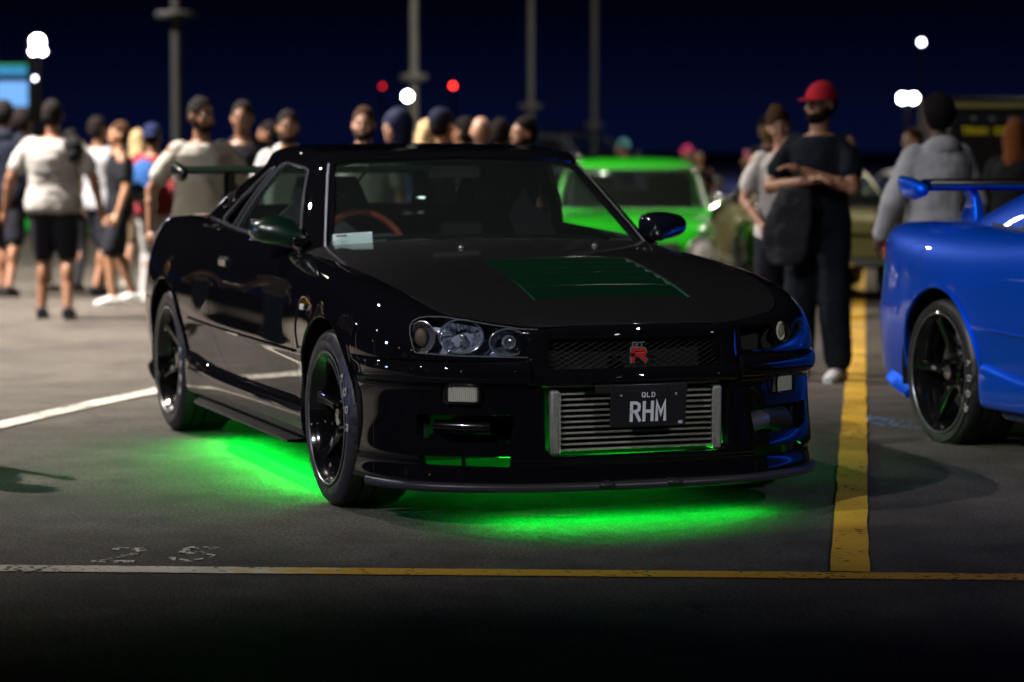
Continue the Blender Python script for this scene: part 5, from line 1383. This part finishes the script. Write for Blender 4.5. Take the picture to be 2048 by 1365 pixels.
area('led_light', (-2.9, 0, .19), (.03, 1.2), 10, GC, (0, R(20), 0), 150, par=black)

# ------------------------------------------------------------------ people
def bag(root, J, hpos, hball):
    b = MB(); b.ball((-.10, -.17, 1.40), (.06, .085, .07), 14, 10); b.ball((-.02, -.18, 1.455), (.08, .04, .035), 12, 8); b.ball((-.12, -.18, 1.33), (.05, .06, .06), 12, 8); remesh(b, 'shoulder_bag', cm('bag_black', (.008, .008, .01)), root, .014)
    p = MB(); p.box((-.178, .03, 1.18), (.004, .19, .035)); p.build('shirt_print', cm('print_dark', (.03, .03, .035)), root)
def backpack(root, J, hpos, hball):
    b = MB(); b.ball((-.17, .02, 1.22), (.10, .15, .20), 16, 12); b.ball((-.20, .02, 1.10), (.09, .14, .12), 16, 12); remesh(b, 'backpack', cm('pack_blue', (.02, .07, .22)), root, .014)
    p = MB(); p.ball((-.25, .02, 1.06), (.05, .11, .08), 14, 10); p.build('pack_pocket', cm('pack_grey', (.16, .17, .2)), root)
def chestprint(root, J, hpos, hball):
    p = MB(); p.box((.186, -.02, 1.27), (.006, .16, .05)); p.build('shirt_print', cm('print_blue', (.15, .2, .3)), root)
def backprint(root, J, hpos, hball):
    p = MB(); p.ball((-.142, -.02, 1.24), (.008, .07, .08), 12, 8); p.build('shirt_print', cm('print_navy', (.03, .035, .12)), root)
T_WHITE = ('tee', 'cotton_white', (.26, .255, .255)); SH_BLACK = ('shorts', 'shorts_black', (.010, .011, .017)); P_BLACK = ('pants', 'pants_black', (.012, .012, .015)); BLK = ('shoe_black', (.012, .012, .013))
left = 'people walking on the left'; 
person('person in dark clothes cut by the left edge, head near the blue screen', 8, 207, s=26.0, face=165, skin='brown', hairstyle='curly', top=('hoodie', 'knit_navy', (.008, .010, .02)), bottom=SH_BLACK, shoes=BLK, step=.22, group=left)
person('person in a dark hoodie left of the white tee with the black bag', 46, 222, s=27.0, face=150, skin='dark', hairstyle='curly', top=('hoodie', 'knit_black', (.008, .008, .011)), bottom=SH_BLACK, shoes=('shoe_grey', (.2, .2, .22)), step=-.25, group=left)
person('person from behind in white tee and black shorts, black bag on one shoulder', 105, 203, feet=641, face=180, b=1.28, skin='brown', hair='black', top=T_WHITE, bottom=SH_BLACK, shoes=BLK, step=.10, vox=.010, extras=bag, ra=((-.03, -.33, 1.14), (.05, -.37, .90)), la=((-.03, .34, 1.14), (.03, .40, .88)), group=left)
person('dark-haired person in a white tee with a navy print, and black shorts', 196, 236, feet=595, face=140, skin='brown', top=('tee', 'cotton_pale', (.27, .28, .31)), bottom=SH_BLACK, shoes=BLK, step=.16, extras=backprint, ra=((.04, -.28, 1.15), (.14, -.22, .95)), group=left)
person('person in a black tee and black shorts looking towards the left edge', 238, 246, s=25.0, face=-75, skin='tan', hair='brown', top=('tee', 'cotton_black', (.008, .009, .012)), bottom=SH_BLACK, shoes=('shoe_white', (.45, .45, .45)), step=.12, group=left)
person('person with long blond hair walking away behind the blue backpack', 276, 262, s=28.5, face=170, skin='fair', hair='blond', hairstyle='long', top=('tee', 'cotton_sand', (.30, .26, .22)), bottom=('shorts', 'shorts_tan', (.16, .12, .08)), shoes=('shoe_white', (.45, .45, .45)), step=-.1, group=left)
person('person in a red jacket with a blue backpack and pale trousers', 305, 250, s=25.5, face=165, skin='brown', top=('jacket', 'jacket_red', (.14, .02, .025)), bottom=('pants', 'pants_pale', (.26, .26, .27)), shoes=('shoe_white', (.45, .45, .45)), step=.08, extras=backpack, cap=('backcap', 'cap_navy', (.01, .015, .05)), group=left)
back = 'people standing behind the cars'
person('big bearded person in a cream tee standing beside the rear wing', 402, 198, s=18.3, face=22, b=1.12, skin='brown', beard=True, top=('tee', 'cotton_cream', (.30, .29, .27)), bottom=('pants', 'pants_navy', (.012, .014, .022)), shoes=BLK, head=(18, 0, 0), vox=.010, extras=chestprint, ra=((-.05, -.34, 1.14), (.03, -.37, .87)), la=((-.04, .33, 1.14), (.02, .30, .90)), group=back)
person('short-haired person in a black hoodie behind the big person in cream', 484, 205, s=20.0, face=-8, b=1.1, skin='brown', top=('hoodie', 'hoodie_black', (.008, .008, .012)), bottom=P_BLACK, shoes=BLK, group=back)
person('bearded person in a grey jacket with a white hood above the roof corner', 575, 224, s=19.2, face=5, skin='brown', beard=True, top=('hoodie', 'jacket_grey', (.30, .31, .33)), bottom=P_BLACK, shoes=BLK, group=back)
person('bearded person in a pale grey tee above the roof of the black coupe', 727, 217, s=18.6, face=-5, b=1.1, skin='fair', hair='brown', beard=True, top=('tee', 'cotton_grey', (.45, .46, .47)), bottom=P_BLACK, shoes=BLK, vox=.010, group=back)
person('person wearing a large dark navy hood beside the white round lamp', 793, 222, s=19.5, face=-60, b=1.05, skin='fair', hair='brown', hairstyle='hood', top=('hoodie', 'hoodie_navy', (.010, .014, .04)), bottom=P_BLACK, shoes=BLK, group=back)
person('person with long blond hair beside the dark cap', 852, 243, s=22.0, face=200, skin='fair', hair='blond', hairstyle='long', top=('tee', 'cotton_rose', (.4, .25, .22)), bottom=P_BLACK, shoes=BLK, group=back)
person('person in a dark cap turned half away above the roof', 884, 220, s=19.5, face=140, skin='tan', top=('tee', 'cotton_black', (.008, .009, .012)), bottom=P_BLACK, shoes=BLK, cap=('cap', 'cap_dark', (.01, .012, .03)), group=back)
person('dark-haired person between the dark cap and the bald head', 927, 238, s=21.0, face=-120, skin='brown', top=('tee', 'cotton_black', (.008, .009, .012)), bottom=P_BLACK, shoes=BLK, group=back)
person('bald person seen from behind above the roof', 962, 234, s=19.5, face=175, skin='fair', hair='bald', top=('tee', 'cotton_black', (.008, .009, .012)), bottom=P_BLACK, shoes=BLK, group=back)
person('dark-haired person seen from behind, right of the bald head', 1002, 240, s=21.0, face=165, skin='brown', top=('tee', 'cotton_black', (.008, .009, .012)), bottom=P_BLACK, shoes=BLK, group=back)
person('bearded person in profile at the right end of the roof', 1048, 237, s=19.0, face=-65, skin='tan', beard=True, top=('tee', 'cotton_black', (.008, .009, .012)), bottom=P_BLACK, shoes=BLK, group=back)
person('person in a teal beanie behind the green saloon', 1246, 281, s=34.0, face=-50, skin='fair', top=('hoodie', 'hoodie_navy', (.010, .014, .04)), bottom=P_BLACK, shoes=BLK, cap=('beanie', 'beanie_teal', (.06, .22, .24)), group=back)
person('person in a pink cap behind the right roof corner of the green saloon', 1374, 292, s=36.0, face=-30, skin='fair', top=('tee', 'cotton_black', (.008, .009, .012)), bottom=P_BLACK, shoes=BLK, cap=('cap', 'cap_pink', (.45, .04, .14)), group=back)
person('bald person behind the roof of the khaki saloon', 1398, 304, s=38.0, face=-10, skin='tan', hair='bald', top=('tee', 'cotton_black', (.008, .009, .012)), bottom=P_BLACK, shoes=BLK, group=back)
def phone(root, J, hpos, hball):
    p = MB(); p.box((.36, -.02, 1.36), (.010, .075, .15)); p.build('phone', cm('phone_pink', (.5, .15, .25), .3), root, bevel=.008)
person('person in black with light jeans looking down, beside the couple', 1540, 233, s=26.5, face=-40, b=.95, skin='tan', top=('tee', 'cotton_black', (.008, .009, .012)), bottom=('pants', 'jeans_light', (.30, .35, .44)), shoes=('shoe_grey', (.2, .2, .22)), head=(0, 22, 0), la=((.10, .20, 1.12), (.32, .05, 1.28)), ra=((.10, -.20, 1.12), (.32, -.05, 1.28)), extras=phone, group=back)
person('person with tied-up hair in a white tee leaning on the one in the red cap', 1566, 215, s=16.4, face=2, b=.95, skin='fair', hair='brown', hairstyle='bun', top=('tee', 'cotton_bright', (.50, .49, .49)), bottom=SH_BLACK, shoes=('shoe_white', (.45, .45, .45)), head=(-4, 6, 14), la=((.12, .24, 1.18), (.24, .05, 1.10)), ra=((.02, -.25, 1.15), (.16, -.16, 1.0)), vox=.010, group='couple beside the yellow line')
def drape(root, J, hpos, hball):
    d = MB(); pts = [(.27, -.04, 1.15), (.28, -.06, 1.06), (.27, -.08, .96), (.26, -.10, .86), (.25, -.11, .76), (.24, -.11, .70)]
    loft(d, [(p, (.045 + .008 * (i % 2), 0, 0), (0, w, 0)) for i, (p, w) in enumerate(zip(pts, (.10, .13, .145, .15, .14, .10)))], 18)
    remesh(d, 'draped_jacket', cm('jacket_charcoal', (.018, .019, .023)), root, .012, 2, .04)
person('bearded person in a red cap with folded arms, black tee and wide dark trousers', 1640, 168, feet=766, face=-28, b=1.03, skin='tan', hair='black', beard=True, top=('tee', 'cotton_ink', (.006, .009, .015)), bottom=('wide', 'cargo_dark', (.008, .010, .015)),
       shoes=('shoe_white', (.45, .45, .45)), head=(-14, -4, 0), cap=('cap', 'cap_red', (.45, .02, .035)), la=((.13, .26, 1.15), (.26, .00, 1.25)), ra=((.13, -.26, 1.15), (.28, .08, 1.20)), vox=.008, extras=drape, group='couple beside the yellow line')
person('person in a grey hoodie seen from behind, beyond the blue rear wing', 1876, 196, s=15.0, face=195, b=1.06, skin='dark', hair='black', hairstyle='curly', top=('hoodie', 'hoodie_grey', (.30, .31, .33)), bottom=P_BLACK, shoes=BLK, la=((-.02, .30, 1.13), (.08, .33, .92)), vox=.010, group=back)
person('small face in profile left of the grey hoodie', 1826, 258, s=24.0, face=-70, skin='fair', hair='brown', top=('hoodie', 'hoodie_black', (.008, .008, .012)), bottom=P_BLACK, shoes=BLK, group=back)
person('person with long auburn hair and a dark jacket at the right edge', 2032, 240, s=19.0, face=150, b=.95, skin='tan', hair='auburn', hairstyle='long', top=('jacket', 'jacket_dark', (.012, .014, .018)), bottom=P_BLACK, shoes=BLK, head=(30, 0, 0), group=back)
person('person in black behind the white tee and black bag', 142, 262, s=27.0, face=170, skin='brown', top=('hoodie', 'knit_black', (.008, .008, .011)), bottom=P_BLACK, shoes=BLK, step=.2, group=left)
person('person half hidden between the two in cream and grey', 536, 245, s=26.0, face=-100, skin='brown', top=('hoodie', 'hoodie_black', (.008, .008, .012)), bottom=P_BLACK, shoes=BLK, group=back)

# more of the crowd, left of the picture: seen mirrored in the black paint and by their shadows
def person_at(label, x, y, H, look, **k):
    d = np.array([x, y, float(gz(x, y)) + H]) - CAM; s_ = d @ fw
    px_ = 1024 + FPX * (d @ rt) / s_; py_ = 682.5 - FPX * (d @ up) / s_
    base = math.degrees(math.atan2(-fwh[1], -fwh[0])); return person(label, px_, py_, s=s_, face=look - base, vox=.016, group='people standing left of the picture', **k)
person_at('person in a pale pink tee nearest the black door, outside the left edge', -2.45, -2.5, 1.76, 60, skin='fair', top=('tee', 'cotton_pink', (.40, .22, .22)), bottom=SH_BLACK, shoes=BLK, la=((.10, .22, 1.15), (.30, .08, 1.25)))
person_at('person in a grey hoodie outside the left edge, behind the one in pink', -3.2, -2.75, 1.80, 40, skin='tan', top=('hoodie', 'hoodie_grey', (.30, .31, .33)), bottom=P_BLACK, shoes=BLK)
person_at('person in a white tee well left of the picture', -6.6, -2.5, 1.72, 55, skin='fair', hair='blond', hairstyle='long', top=T_WHITE, bottom=('pants', 'jeans_blue', (.05, .08, .16)))
person_at('person in a red tee outside the left edge', -8.8, -3.3, 1.78, 40, skin='brown', top=('tee', 'cotton_red', (.35, .03, .03)), bottom=SH_BLACK)
person_at('person in a yellow vest outside the left edge', -10.6, -2.6, 1.75, 80, skin='tan', top=('tank', 'vest_yellow', (.6, .48, .03)), bottom=P_BLACK, shoes=BLK)
person_at('person in a cream jacket left of the front bumper', .6, -6.4, 1.70, 95, skin='fair', hair='brown', top=('jacket', 'jacket_cream', (.40, .37, .30)), bottom=('pants', 'jeans_blue', (.05, .08, .16)))
person_at('person in a white tee and shorts left of the front bumper', 1.7, -6.0, 1.80, 110, skin='tan', top=T_WHITE, bottom=('shorts', 'shorts_tan', (.16, .12, .08)))
person_at('person in a blue tee left of the front bumper', 3.0, -6.8, 1.76, 120, skin='brown', top=('tee', 'cotton_blue', (.06, .12, .35)), bottom=P_BLACK)

# ------------------------------------------------------------------ older saloons behind
def saloon(label, px, ytop, s, yaw, paint, w=1.6, rear=False, group='older saloons parked behind', H=1.36, cab=1.):
    p = ray_pt(px, ytop, s); z0 = float(gz(p[0], p[1])); k = (p[2] - z0) / H
    root = empty('saloon', (p[0], p[1], z0), math.atan2(-fwh[1], -fwh[0]) + R(yaw), label, 'car', group); root.scale = (k,) * 3
    hw = w / 2
    # half sections: x, belt z, half width, floor z ; nose at x=+2
    st = [(2.02, .62, .70, .36), (1.98, .74, .80, .30), (1.85, .80, .90, .26), (1.5, .84, .97, .24), (1.0, .86, 1.0, .24), (.6, .875, 1.0, .24), (0, .89, 1.0, .24), (-.8, .90, 1.0, .24), (-1.4, .89, .99, .24), (-1.9, .86, .95, .26), (-2.12, .80, .86, .32), (-2.16, .66, .78, .38)]
    net = []
    for x_, zb, f_, zf in st:
        h_ = hw * f_; crown = .045 if x_ > .7 or x_ < -1.3 else .0
        net.append([(x_, 0, zb + crown), (x_, h_ * .45, zb + crown * .8), (x_, h_ * .82, zb + .015), (x_, h_ * .93, zb - .015), (x_, h_ * .985, zb - .10), (x_, h_, zb - .22 if zb > .7 else zb - .1), (x_, h_ * .985, .46), (x_, h_ * .97, zf + .06), (x_, h_ * .90, zf)])
    net = np.array(net); full = np.concatenate([net[:, ::-1][:, :-1] * [1, -1, 1], net], 1)
    S = Surf.net(full, 160, 110)
    if S.N[(80) * 110 + 55, 2] < 0: S = Surf.net(full, 160, 110, flip=True)
    for ax in (1.28, -1.30): S = S.clip(np.maximum(np.hypot(S.V[:, 0] - ax, S.V[:, 2] - .30) - .33, hw * .7 - np.abs(S.V[:, 1])))
    S = S.clip(-np.minimum(np.minimum(S.V[:, 2] - .8, hw * .84 - np.abs(S.V[:, 1])), np.minimum(.58 - S.V[:, 0], S.V[:, 0] + 1.38)))
    mb = MB(); S.to(mb, .02); body = mb.build('body', paint, root)
    for q_ in ((2.0, .53, .60), (-2.14, .55, .7)): nb = MB(); nb.box((q_[0], 0, q_[1]), (.03, w * q_[2], .20)); nb.build('end_panel', paint, root, bevel=.01)
    # cabin
    sec = [(.72, .88, .90), (.36, 1.22, .74), (.26, 1.30, .70), (-.2, 1.345, .69), (-.8, 1.33, .69), (-1.05, 1.27, .70), (-1.52, .90, .88)]
    cn = []
    for x_, z_, f_ in sec:
        h_ = hw * min(.93, f_ * cab); cn.append([(x_, 0, z_ + .015), (x_, h_ * .7, z_ + .01), (x_, h_ * .93, z_ - .02), (x_, h_, z_ - .08 if z_ > 1.2 else z_ - .03), (x_ , hw * .95, .87)])
    cn = np.array(cn); full = np.concatenate([cn[:, ::-1][:, :-1] * [1, -1, 1], cn], 1)
    K = Surf.net(full, 110, 110)
    if K.N[55 * 110 + 55, 2] < 0: K = Surf.net(full, 110, 110, flip=True)
    fw_ = lambda V: np.where(V[:, 0] > .2, sd_poly(V[:, 1], V[:, 2], [(-hw * .86, .90), (hw * .86, .90), (hw * .66 * cab, 1.25), (-hw * .66 * cab, 1.25)], .04), .4)
    rw_ = lambda V: np.where(V[:, 0] < -1.0, sd_poly(V[:, 1], V[:, 2], [(-hw * .82, .93), (hw * .82, .93), (hw * .62, 1.22), (-hw * .62, 1.22)], .04), .4)
    sg_ = lambda V: np.where(np.abs(V[:, 1]) > hw * .5, sd_poly(V[:, 0], V[:, 2], [(.50, .93), (.20, 1.24), (-.85, 1.25), (-1.18, .95)], .03), .4)
    P = K.copy()
    for f_ in (fw_, rw_, sg_): P = P.clip(f_(P.V))
    mb = MB(); P.to(mb, .02); mb.build('roof', paint, root)
    for nm, f_ in (('windscreen', fw_), ('rear_window', rw_)):
        T = K.clip(-f_(K.V)); mb = MB(); T.to(mb, 0, off=-.01); wo_ = mb.build(nm, M['glass'], root)
        for V_, cl, N_ in T.loops():
            t = MB(); t.tube(V_, .012, 6, closed=True); t.build('window_trim', M['chrome'], wo_)
    T0 = K.clip(-sg_(K.V))
    for sg in (1, -1):
        T = T0.clip(T0.V[:, 1] * sg); mb = MB(); T.to(mb, 0, off=-.01); wo_ = mb.build('side_window', M['glass'], root)
        for V_, cl, N_ in T.loops():
            t = MB(); t.tube(V_, .008, 6, closed=True); t.build('window_trim', M['chrome'], wo_)
    ib = MB(); ib.box((-.3, 0, .55), (2.0, w * .86, .5)); ib.box((.45, 0, .83), (.4, w * .82, .08)); ib.box((-1.0, 0, .9), (.2, w * .8, .3)); ib.box((-.45, .36, 1.0), (.15, .42, .36)); ib.box((-.45, -.36, 1.0), (.15, .42, .36)); ib.build('seats', M['seat'], root, bevel=.04)
    for sx_, xx in ((1, 2.06), (-1, -2.2)):
        t = MB(); yy = np.linspace(-hw * .98, hw * .98, 16); t.tube([(xx - sx_ * .12 * (abs(y_) / hw) ** 3, y_, .40) for y_ in yy], .045, 8, flat=.8); t.build('bumper', M['chrome'], root)
    g = MB(); g.box((2.015, 0, .58), (.02, w * .52, .15)); gr = g.build('grille', M['dark'], root, bevel=.01)
    for j in range(5): t = MB(); t.box((2.03, 0, .525 + j * .027), (.012, w * .50, .006)); t.build('grille_bar', M['chrome'], gr)
    for sg in (1, -1):
        t = MB(); t.lathe([(.001, .03), (.08, .022), (.098, 0), (.098, -.04)], (2.03, sg * hw * .77, .59), 'x', 24); hl = t.build('headlight', LAMPG, root)
        t = MB(); an = np.linspace(0, 2 * math.pi, 25)[:-1]; t.tube([(2.045, sg * hw * .77 + .105 * math.cos(a), .59 + .105 * math.sin(a)) for a in an], .014, 6, closed=True); t.build('headlight_ring', M['chrome'], hl)
        t = MB(); t.box((-2.16, sg * hw * .74, .62), (.03, .22, .10)); t.build('tail_light', M['taillens'], root, bevel=.01)
        t = MB(); t.ball((.62, sg * (hw + .08), .98), (.03, .075, .045), 14, 10); t.tube([(.60, sg * hw * .95, .90), (.62, sg * (hw + .05), .96)], .012, 6); t.build('door_mirror', M['chrome'], root)
        t = MB(); t.box((-.25, sg * (hw * 1.0 + .004), .78), (.12, .02, .025)); t.build('door_handle', M['chrome'], root)
        for ax in (1.28, -1.30):
            t = MB(); t.lathe([(.18, -.08), (.20, -.09), (.28, -.085), (.30, -.06), (.30, .06), (.28, .085), (.18, .08)], (ax, sg * (hw - .12), .30), 'y', 36, closed=True); wh = t.build('wheel', M['tyre'], root)
            t = MB(); t.lathe([(.001, -.05 * sg * -1), (.10, .06 * sg), (.18, .08 * sg), (.185, .0)], (ax, sg * (hw - .12), .30), 'y', 30); t.build('hubcap', M['alu'], wh)
    return root
LAMPG = mat('old_lamp_glass', (.62, .62, .60), .2, .2, coat=1.)
GRN = mat('lime_green_paint', (.010, .42, .006), .4, coat=1.); KHK = mat('khaki_gold_paint', (.22, .21, .075), .45, .1, coat=1.)
saloon('lime green older saloon with round headlights facing the camera', 1262, 313, 25.0, -2, GRN, w=1.5, cab=1.16)
saloon('khaki gold older saloon parked behind the couple', 1606, 326, 27.5, 181, KHK, w=1.68)
saloon('white car behind the person in the grey hoodie', 1872, 335, 36.0, 10, mat('white_car_paint', (.6, .58, .6), .3, coat=1.), w=1.7)
saloon('dark car beyond the heads, left of the green saloon', 1135, 256, 52.0, 60, mat('dark_car_paint', (.01, .013, .03), .25, coat=1.), w=1.8, H=1.36)
saloon('bright green car seen between the legs of the walkers', 165, 400, 44.0, 80, mat('acid_green_paint', (.02, .5, .03), .3, coat=1.), w=1.7)
saloon('pale car beyond the walkers, right of the bright green car', 330, 395, 46.0, 95, mat('silver_car_paint', (.45, .46, .48), .3, .5, coat=1.), w=1.7)

# ------------------------------------------------------------------ light masts
GALV = mat('galvanised_steel', (.34, .34, .31), .55, .3, noise=.15, nscale=3)
def mast(px, yring, s, wpx, ringpx, label, g='masts with ring heads', m_=None):
    m_ = m_ or GALV
    p = ray_pt(px, yring, s); z0 = float(gz(p[0], p[1])); m = s / FPX
    root = empty('light_mast', (p[0], p[1], z0), 0, label, 'light mast', g); zr = p[2] - z0
    t = MB(); t.tube([(0, 0, 0), (0, 0, zr), (0, 0, 14)], [wpx * m * .55, wpx * m * .5, wpx * m * .36], 20); t.build('pole', m_, root)
    rr = ringpx * m / 2; t = MB(); t.lathe([(wpx * m * .5, zr - .05), (rr * .9, zr - .06), (rr, zr), (rr * .9, zr + .06), (wpx * m * .5, zr + .08)], (0, 0, 0), 'z', 28); t.build('ring_collar', m_, root)
    t = MB(); t.lathe([(.1, 13.7), (.9, 13.75), (.95, 13.9), (.2, 14.1)], (0, 0, 0), 'z', 24); t.build('mast_head', GALV, root)
    t = MB(); t.lathe([(wpx * m, 0), (wpx * m, .06), (wpx * m * .55, .10)], (0, 0, 0), 'z', 20); t.build('base_plate', GALV, root)
mast(828, 155, 52, 16, 60, 'pale mast with a ring collar, tallest of the three right of the white lamp', 'masts with ring heads')
mast(1062, 213, 60, 12, 50, 'pale mast with a ring collar above the right end of the black roof')
mast(1189, 250, 68, 12, 44, 'thin pale mast left of the green saloon, ring low on it')
mast(353, 30, 45, 21, 88, 'dark mast above the big person in cream, ring near the top of the picture', m_=mat('painted_dark_steel', (.07, .07, .08), .6))
def flood(label, px, py, s, r_px, col, es, n=1, dx=22, g='lit lamps in the distance', pole=True):
    p = ray_pt(px, py, s); z0 = float(gz(p[0], p[1])); m = s / FPX
    root = empty('flood_lamp', (p[0], p[1], z0), math.atan2(-fwh[1], -fwh[0]), label, 'lamp', g); zz = p[2] - z0
    mt = mat('lamp_glow', (.1, .1, .1), .4, emit=col, es=es)
    t = MB(); t.tube([(-.12, 0, 0), (-.12, 0, zz)], .045, 8); t.tube([(-.12, -dx * m * (n - 1) / 2 - .1, zz), (-.12, dx * m * (n - 1) / 2 + .1, zz)], .03, 6); t.build('pole', M['trim'], root)
    for i in range(n):
        yy = (i - (n - 1) / 2) * dx * m; t = MB(); t.ball((0, yy, zz), (r_px * m * .6, r_px * m, r_px * m), 14, 10); t.build('lamp_lens', mt, root)
        t = MB(); t.lathe([(r_px * m * 1.1, -.02), (r_px * m * 1.05, -.10), (.03, -.14)], (0, yy, zz), 'x', 16); t.build('lamp_hood', M['trim'], root)
    return root
flood('round white lamp left of the tallest pale mast', 815, 193, 50, 8, (1, .95, .80), 60)
flood('pair of white lamps left of the grey hoodie', 1816, 197, 60, 8, (1, .97, .93), 60, n=2)
flood('single pale lamp high at the upper right', 1843, 85, 80, 4.5, (.85, .9, 1), 22)
flood('bright bluish flood lamp over the left stand, upper of two', 75, 84, 40, 13, (.93, .88, 1), 45)
flood('wide flood lamp below the bright one on the left', 76, 103, 40, 7, (.93, .85, 1), 30, n=2, dx=18)
flood('red warning light right of the white lamp', 906, 172, 85, 4, (1, .03, .02), 14)
flood('dim red warning light left of the white lamp', 765, 173, 85, 3.5, (1, .02, .02), 3)
flood('small white lamp smear under the left flood lamp', 70, 157, 42, 3.5, (.75, .78, 1), 14, n=3, dx=10)
# unseen lamps placed for glints in the paint; the last four stand behind the camera
for i, (x_, y_, h_, c_) in enumerate(((-14, -38, 7, (1, .45, .10)), (-4, -36, 7, (1, .45, .10)), (4, -34, 7, (1, .5, .15)), (-26, -40, 7, (1, .45, .10)), (13, -30, 7, (1, .5, .15)), (-19, -17, 6.5, (.9, .95, 1)), (-34, -24, 5.5, (.3, .8, 1)), (-12, -20, 8, (1, .95, .85)), (30, -9, 8, (1, .95, .9)), (27, 7, 7.5, (.9, .95, 1)), (22, -22, 8, (.85, .92, 1)), (24, 19, 9, (1, .95, .85)))):
    root = empty('unseen_street_lamp', (x_, y_, -.2), 0, f'{("orange", "orange", "orange", "orange", "orange", "cool white", "cyan", "warm white", "warm white", "cool white", "pale blue", "cream")[i]} street lamp, {("second", "middle", "fourth", "farthest", "nearest", "closest", "last", "tall", "opposite", "opposing right", "opposite left", "far right")[i]} one, unseen, placed for glints in the paint', 'street lamp', 'unseen lamps around the car park')
    t = MB(); t.tube([(0, 0, 0), (0, 0, h_), (0, 1.2, h_ + .3)], [.09, .06, .04], 8); t.build('pole', GALV, root)
    t = MB(); t.ball((0, 1.3, h_ + .25), (.16, .30, .10), 14, 8); t.build('lamp_lens', mat('sodium_glow', (.1, .05, .02), .4, emit=c_, es=60), root)

# ------------------------------------------------------------------ stand with screens (left) and truck (right)
def panel_at(x0, y0, x1, y1, s, th=.06):
    a = ray_pt(x0, y0, s); b_ = ray_pt(x1, y1, s); return a, b_
st_ = ray_pt(30, 180, 42); z0 = float(gz(st_[0], st_[1])); yaw = math.atan2(-fwh[1], -fwh[0]); m = 42 / FPX
root = empty('screen_stand', (st_[0], st_[1], z0), yaw, 'dark stand with a glowing blue screen and a green-edged sign at the left edge', 'stand'); zc_ = st_[2] - z0
def pz(py): return zc_ + (180 - py) * m
t = MB(); t.box((0, -5 * m, pz(188)), (.06, 62 * m, 50 * m)); t.build('screen', mat('screen_blue', (.1, .2, .3), .4, emit=(.16, .42, .92), es=1.0), root)
t = MB(); t.box((-.05, -5 * m, pz(188)), (.06, 72 * m, 60 * m)); t.build('screen_frame', M['trim'], root)
t = MB(); t.box((0, -5 * m, pz(142)), (.06, 60 * m, 17 * m)); t.build('sign', mat('sign_cyan', (.1, .2, .3), .4, emit=(.01, .28, .62), es=.8), root)
t = MB(); t.box((.01, -5 * m, pz(131)), (.07, 62 * m, 4 * m)); t.build('sign_edge', mat('sign_green', (.1, .2, .1), .4, emit=(.01, .5, .08), es=.5), root)
t = MB(); t.box((-.02, -5 * m, pz(155)), (.10, 70 * m, 6 * m)); t.box((-.02, -40 * m, pz(230)), (.08, .08, 2.4)); t.box((-.02, 30 * m, pz(230)), (.08, .08, 2.4)); t.build('stand_frame', M['trim'], root)
tr = ray_pt(2000, 290, 26); z0 = float(gz(tr[0], tr[1])); m = 26 / FPX
root = empty('truck', (tr[0], tr[1], z0), yaw, 'dark truck with yellow lettering on its side behind the blue coupe', 'truck'); zc_ = tr[2] - z0
def pz(py): return zc_ + (290 - py) * m
def pyy(px): return (px - 2000) * m
t = MB(); t.box((-1.1, pyy(2080), pz(320)), (2.0, 360 * m, 250 * m)); t.build('box_body', mat('truck_black', (.008, .008, .010), .5), root, bevel=.02)
t = MB(); t.box((-.09, pyy(2080), pz(211)), (.06, 340 * m, 9 * m)); t.build('top_rail', mat('rail_cream', (.35, .32, .14), .5), root)
t = MB(); t.box((-.085, pyy(2080), pz(238)), (.05, 340 * m, 14 * m)); t.build('light_bar', mat('bar_blue', (.02, .025, .05), .3), root)
for k in range(4): t = MB(); t.ball((-.05, pyy(1949 + k * 37), pz(238)), 4.5 * m, 12, 8); t.build('marker_lamp', mat('marker_glass', (.25, .27, .35), .2), root)
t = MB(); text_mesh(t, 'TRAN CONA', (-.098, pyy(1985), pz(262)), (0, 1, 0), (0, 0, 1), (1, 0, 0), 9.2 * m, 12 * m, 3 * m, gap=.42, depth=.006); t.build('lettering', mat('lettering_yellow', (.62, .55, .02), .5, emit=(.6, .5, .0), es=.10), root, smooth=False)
for yy in (1960, 2180):
    t = MB(); t.lathe([(.001, .14), (.3, .15), (.5, .10), (.5, -.12)], (-.15, pyy(yy), .5), 'x', 28); t.build('wheel', M['tyre'], root)
t = MB(); t.box((-1.1, pyy(2080), .62), (1.6, 340 * m, .3)); t.build('chassis', M['trim'], root)
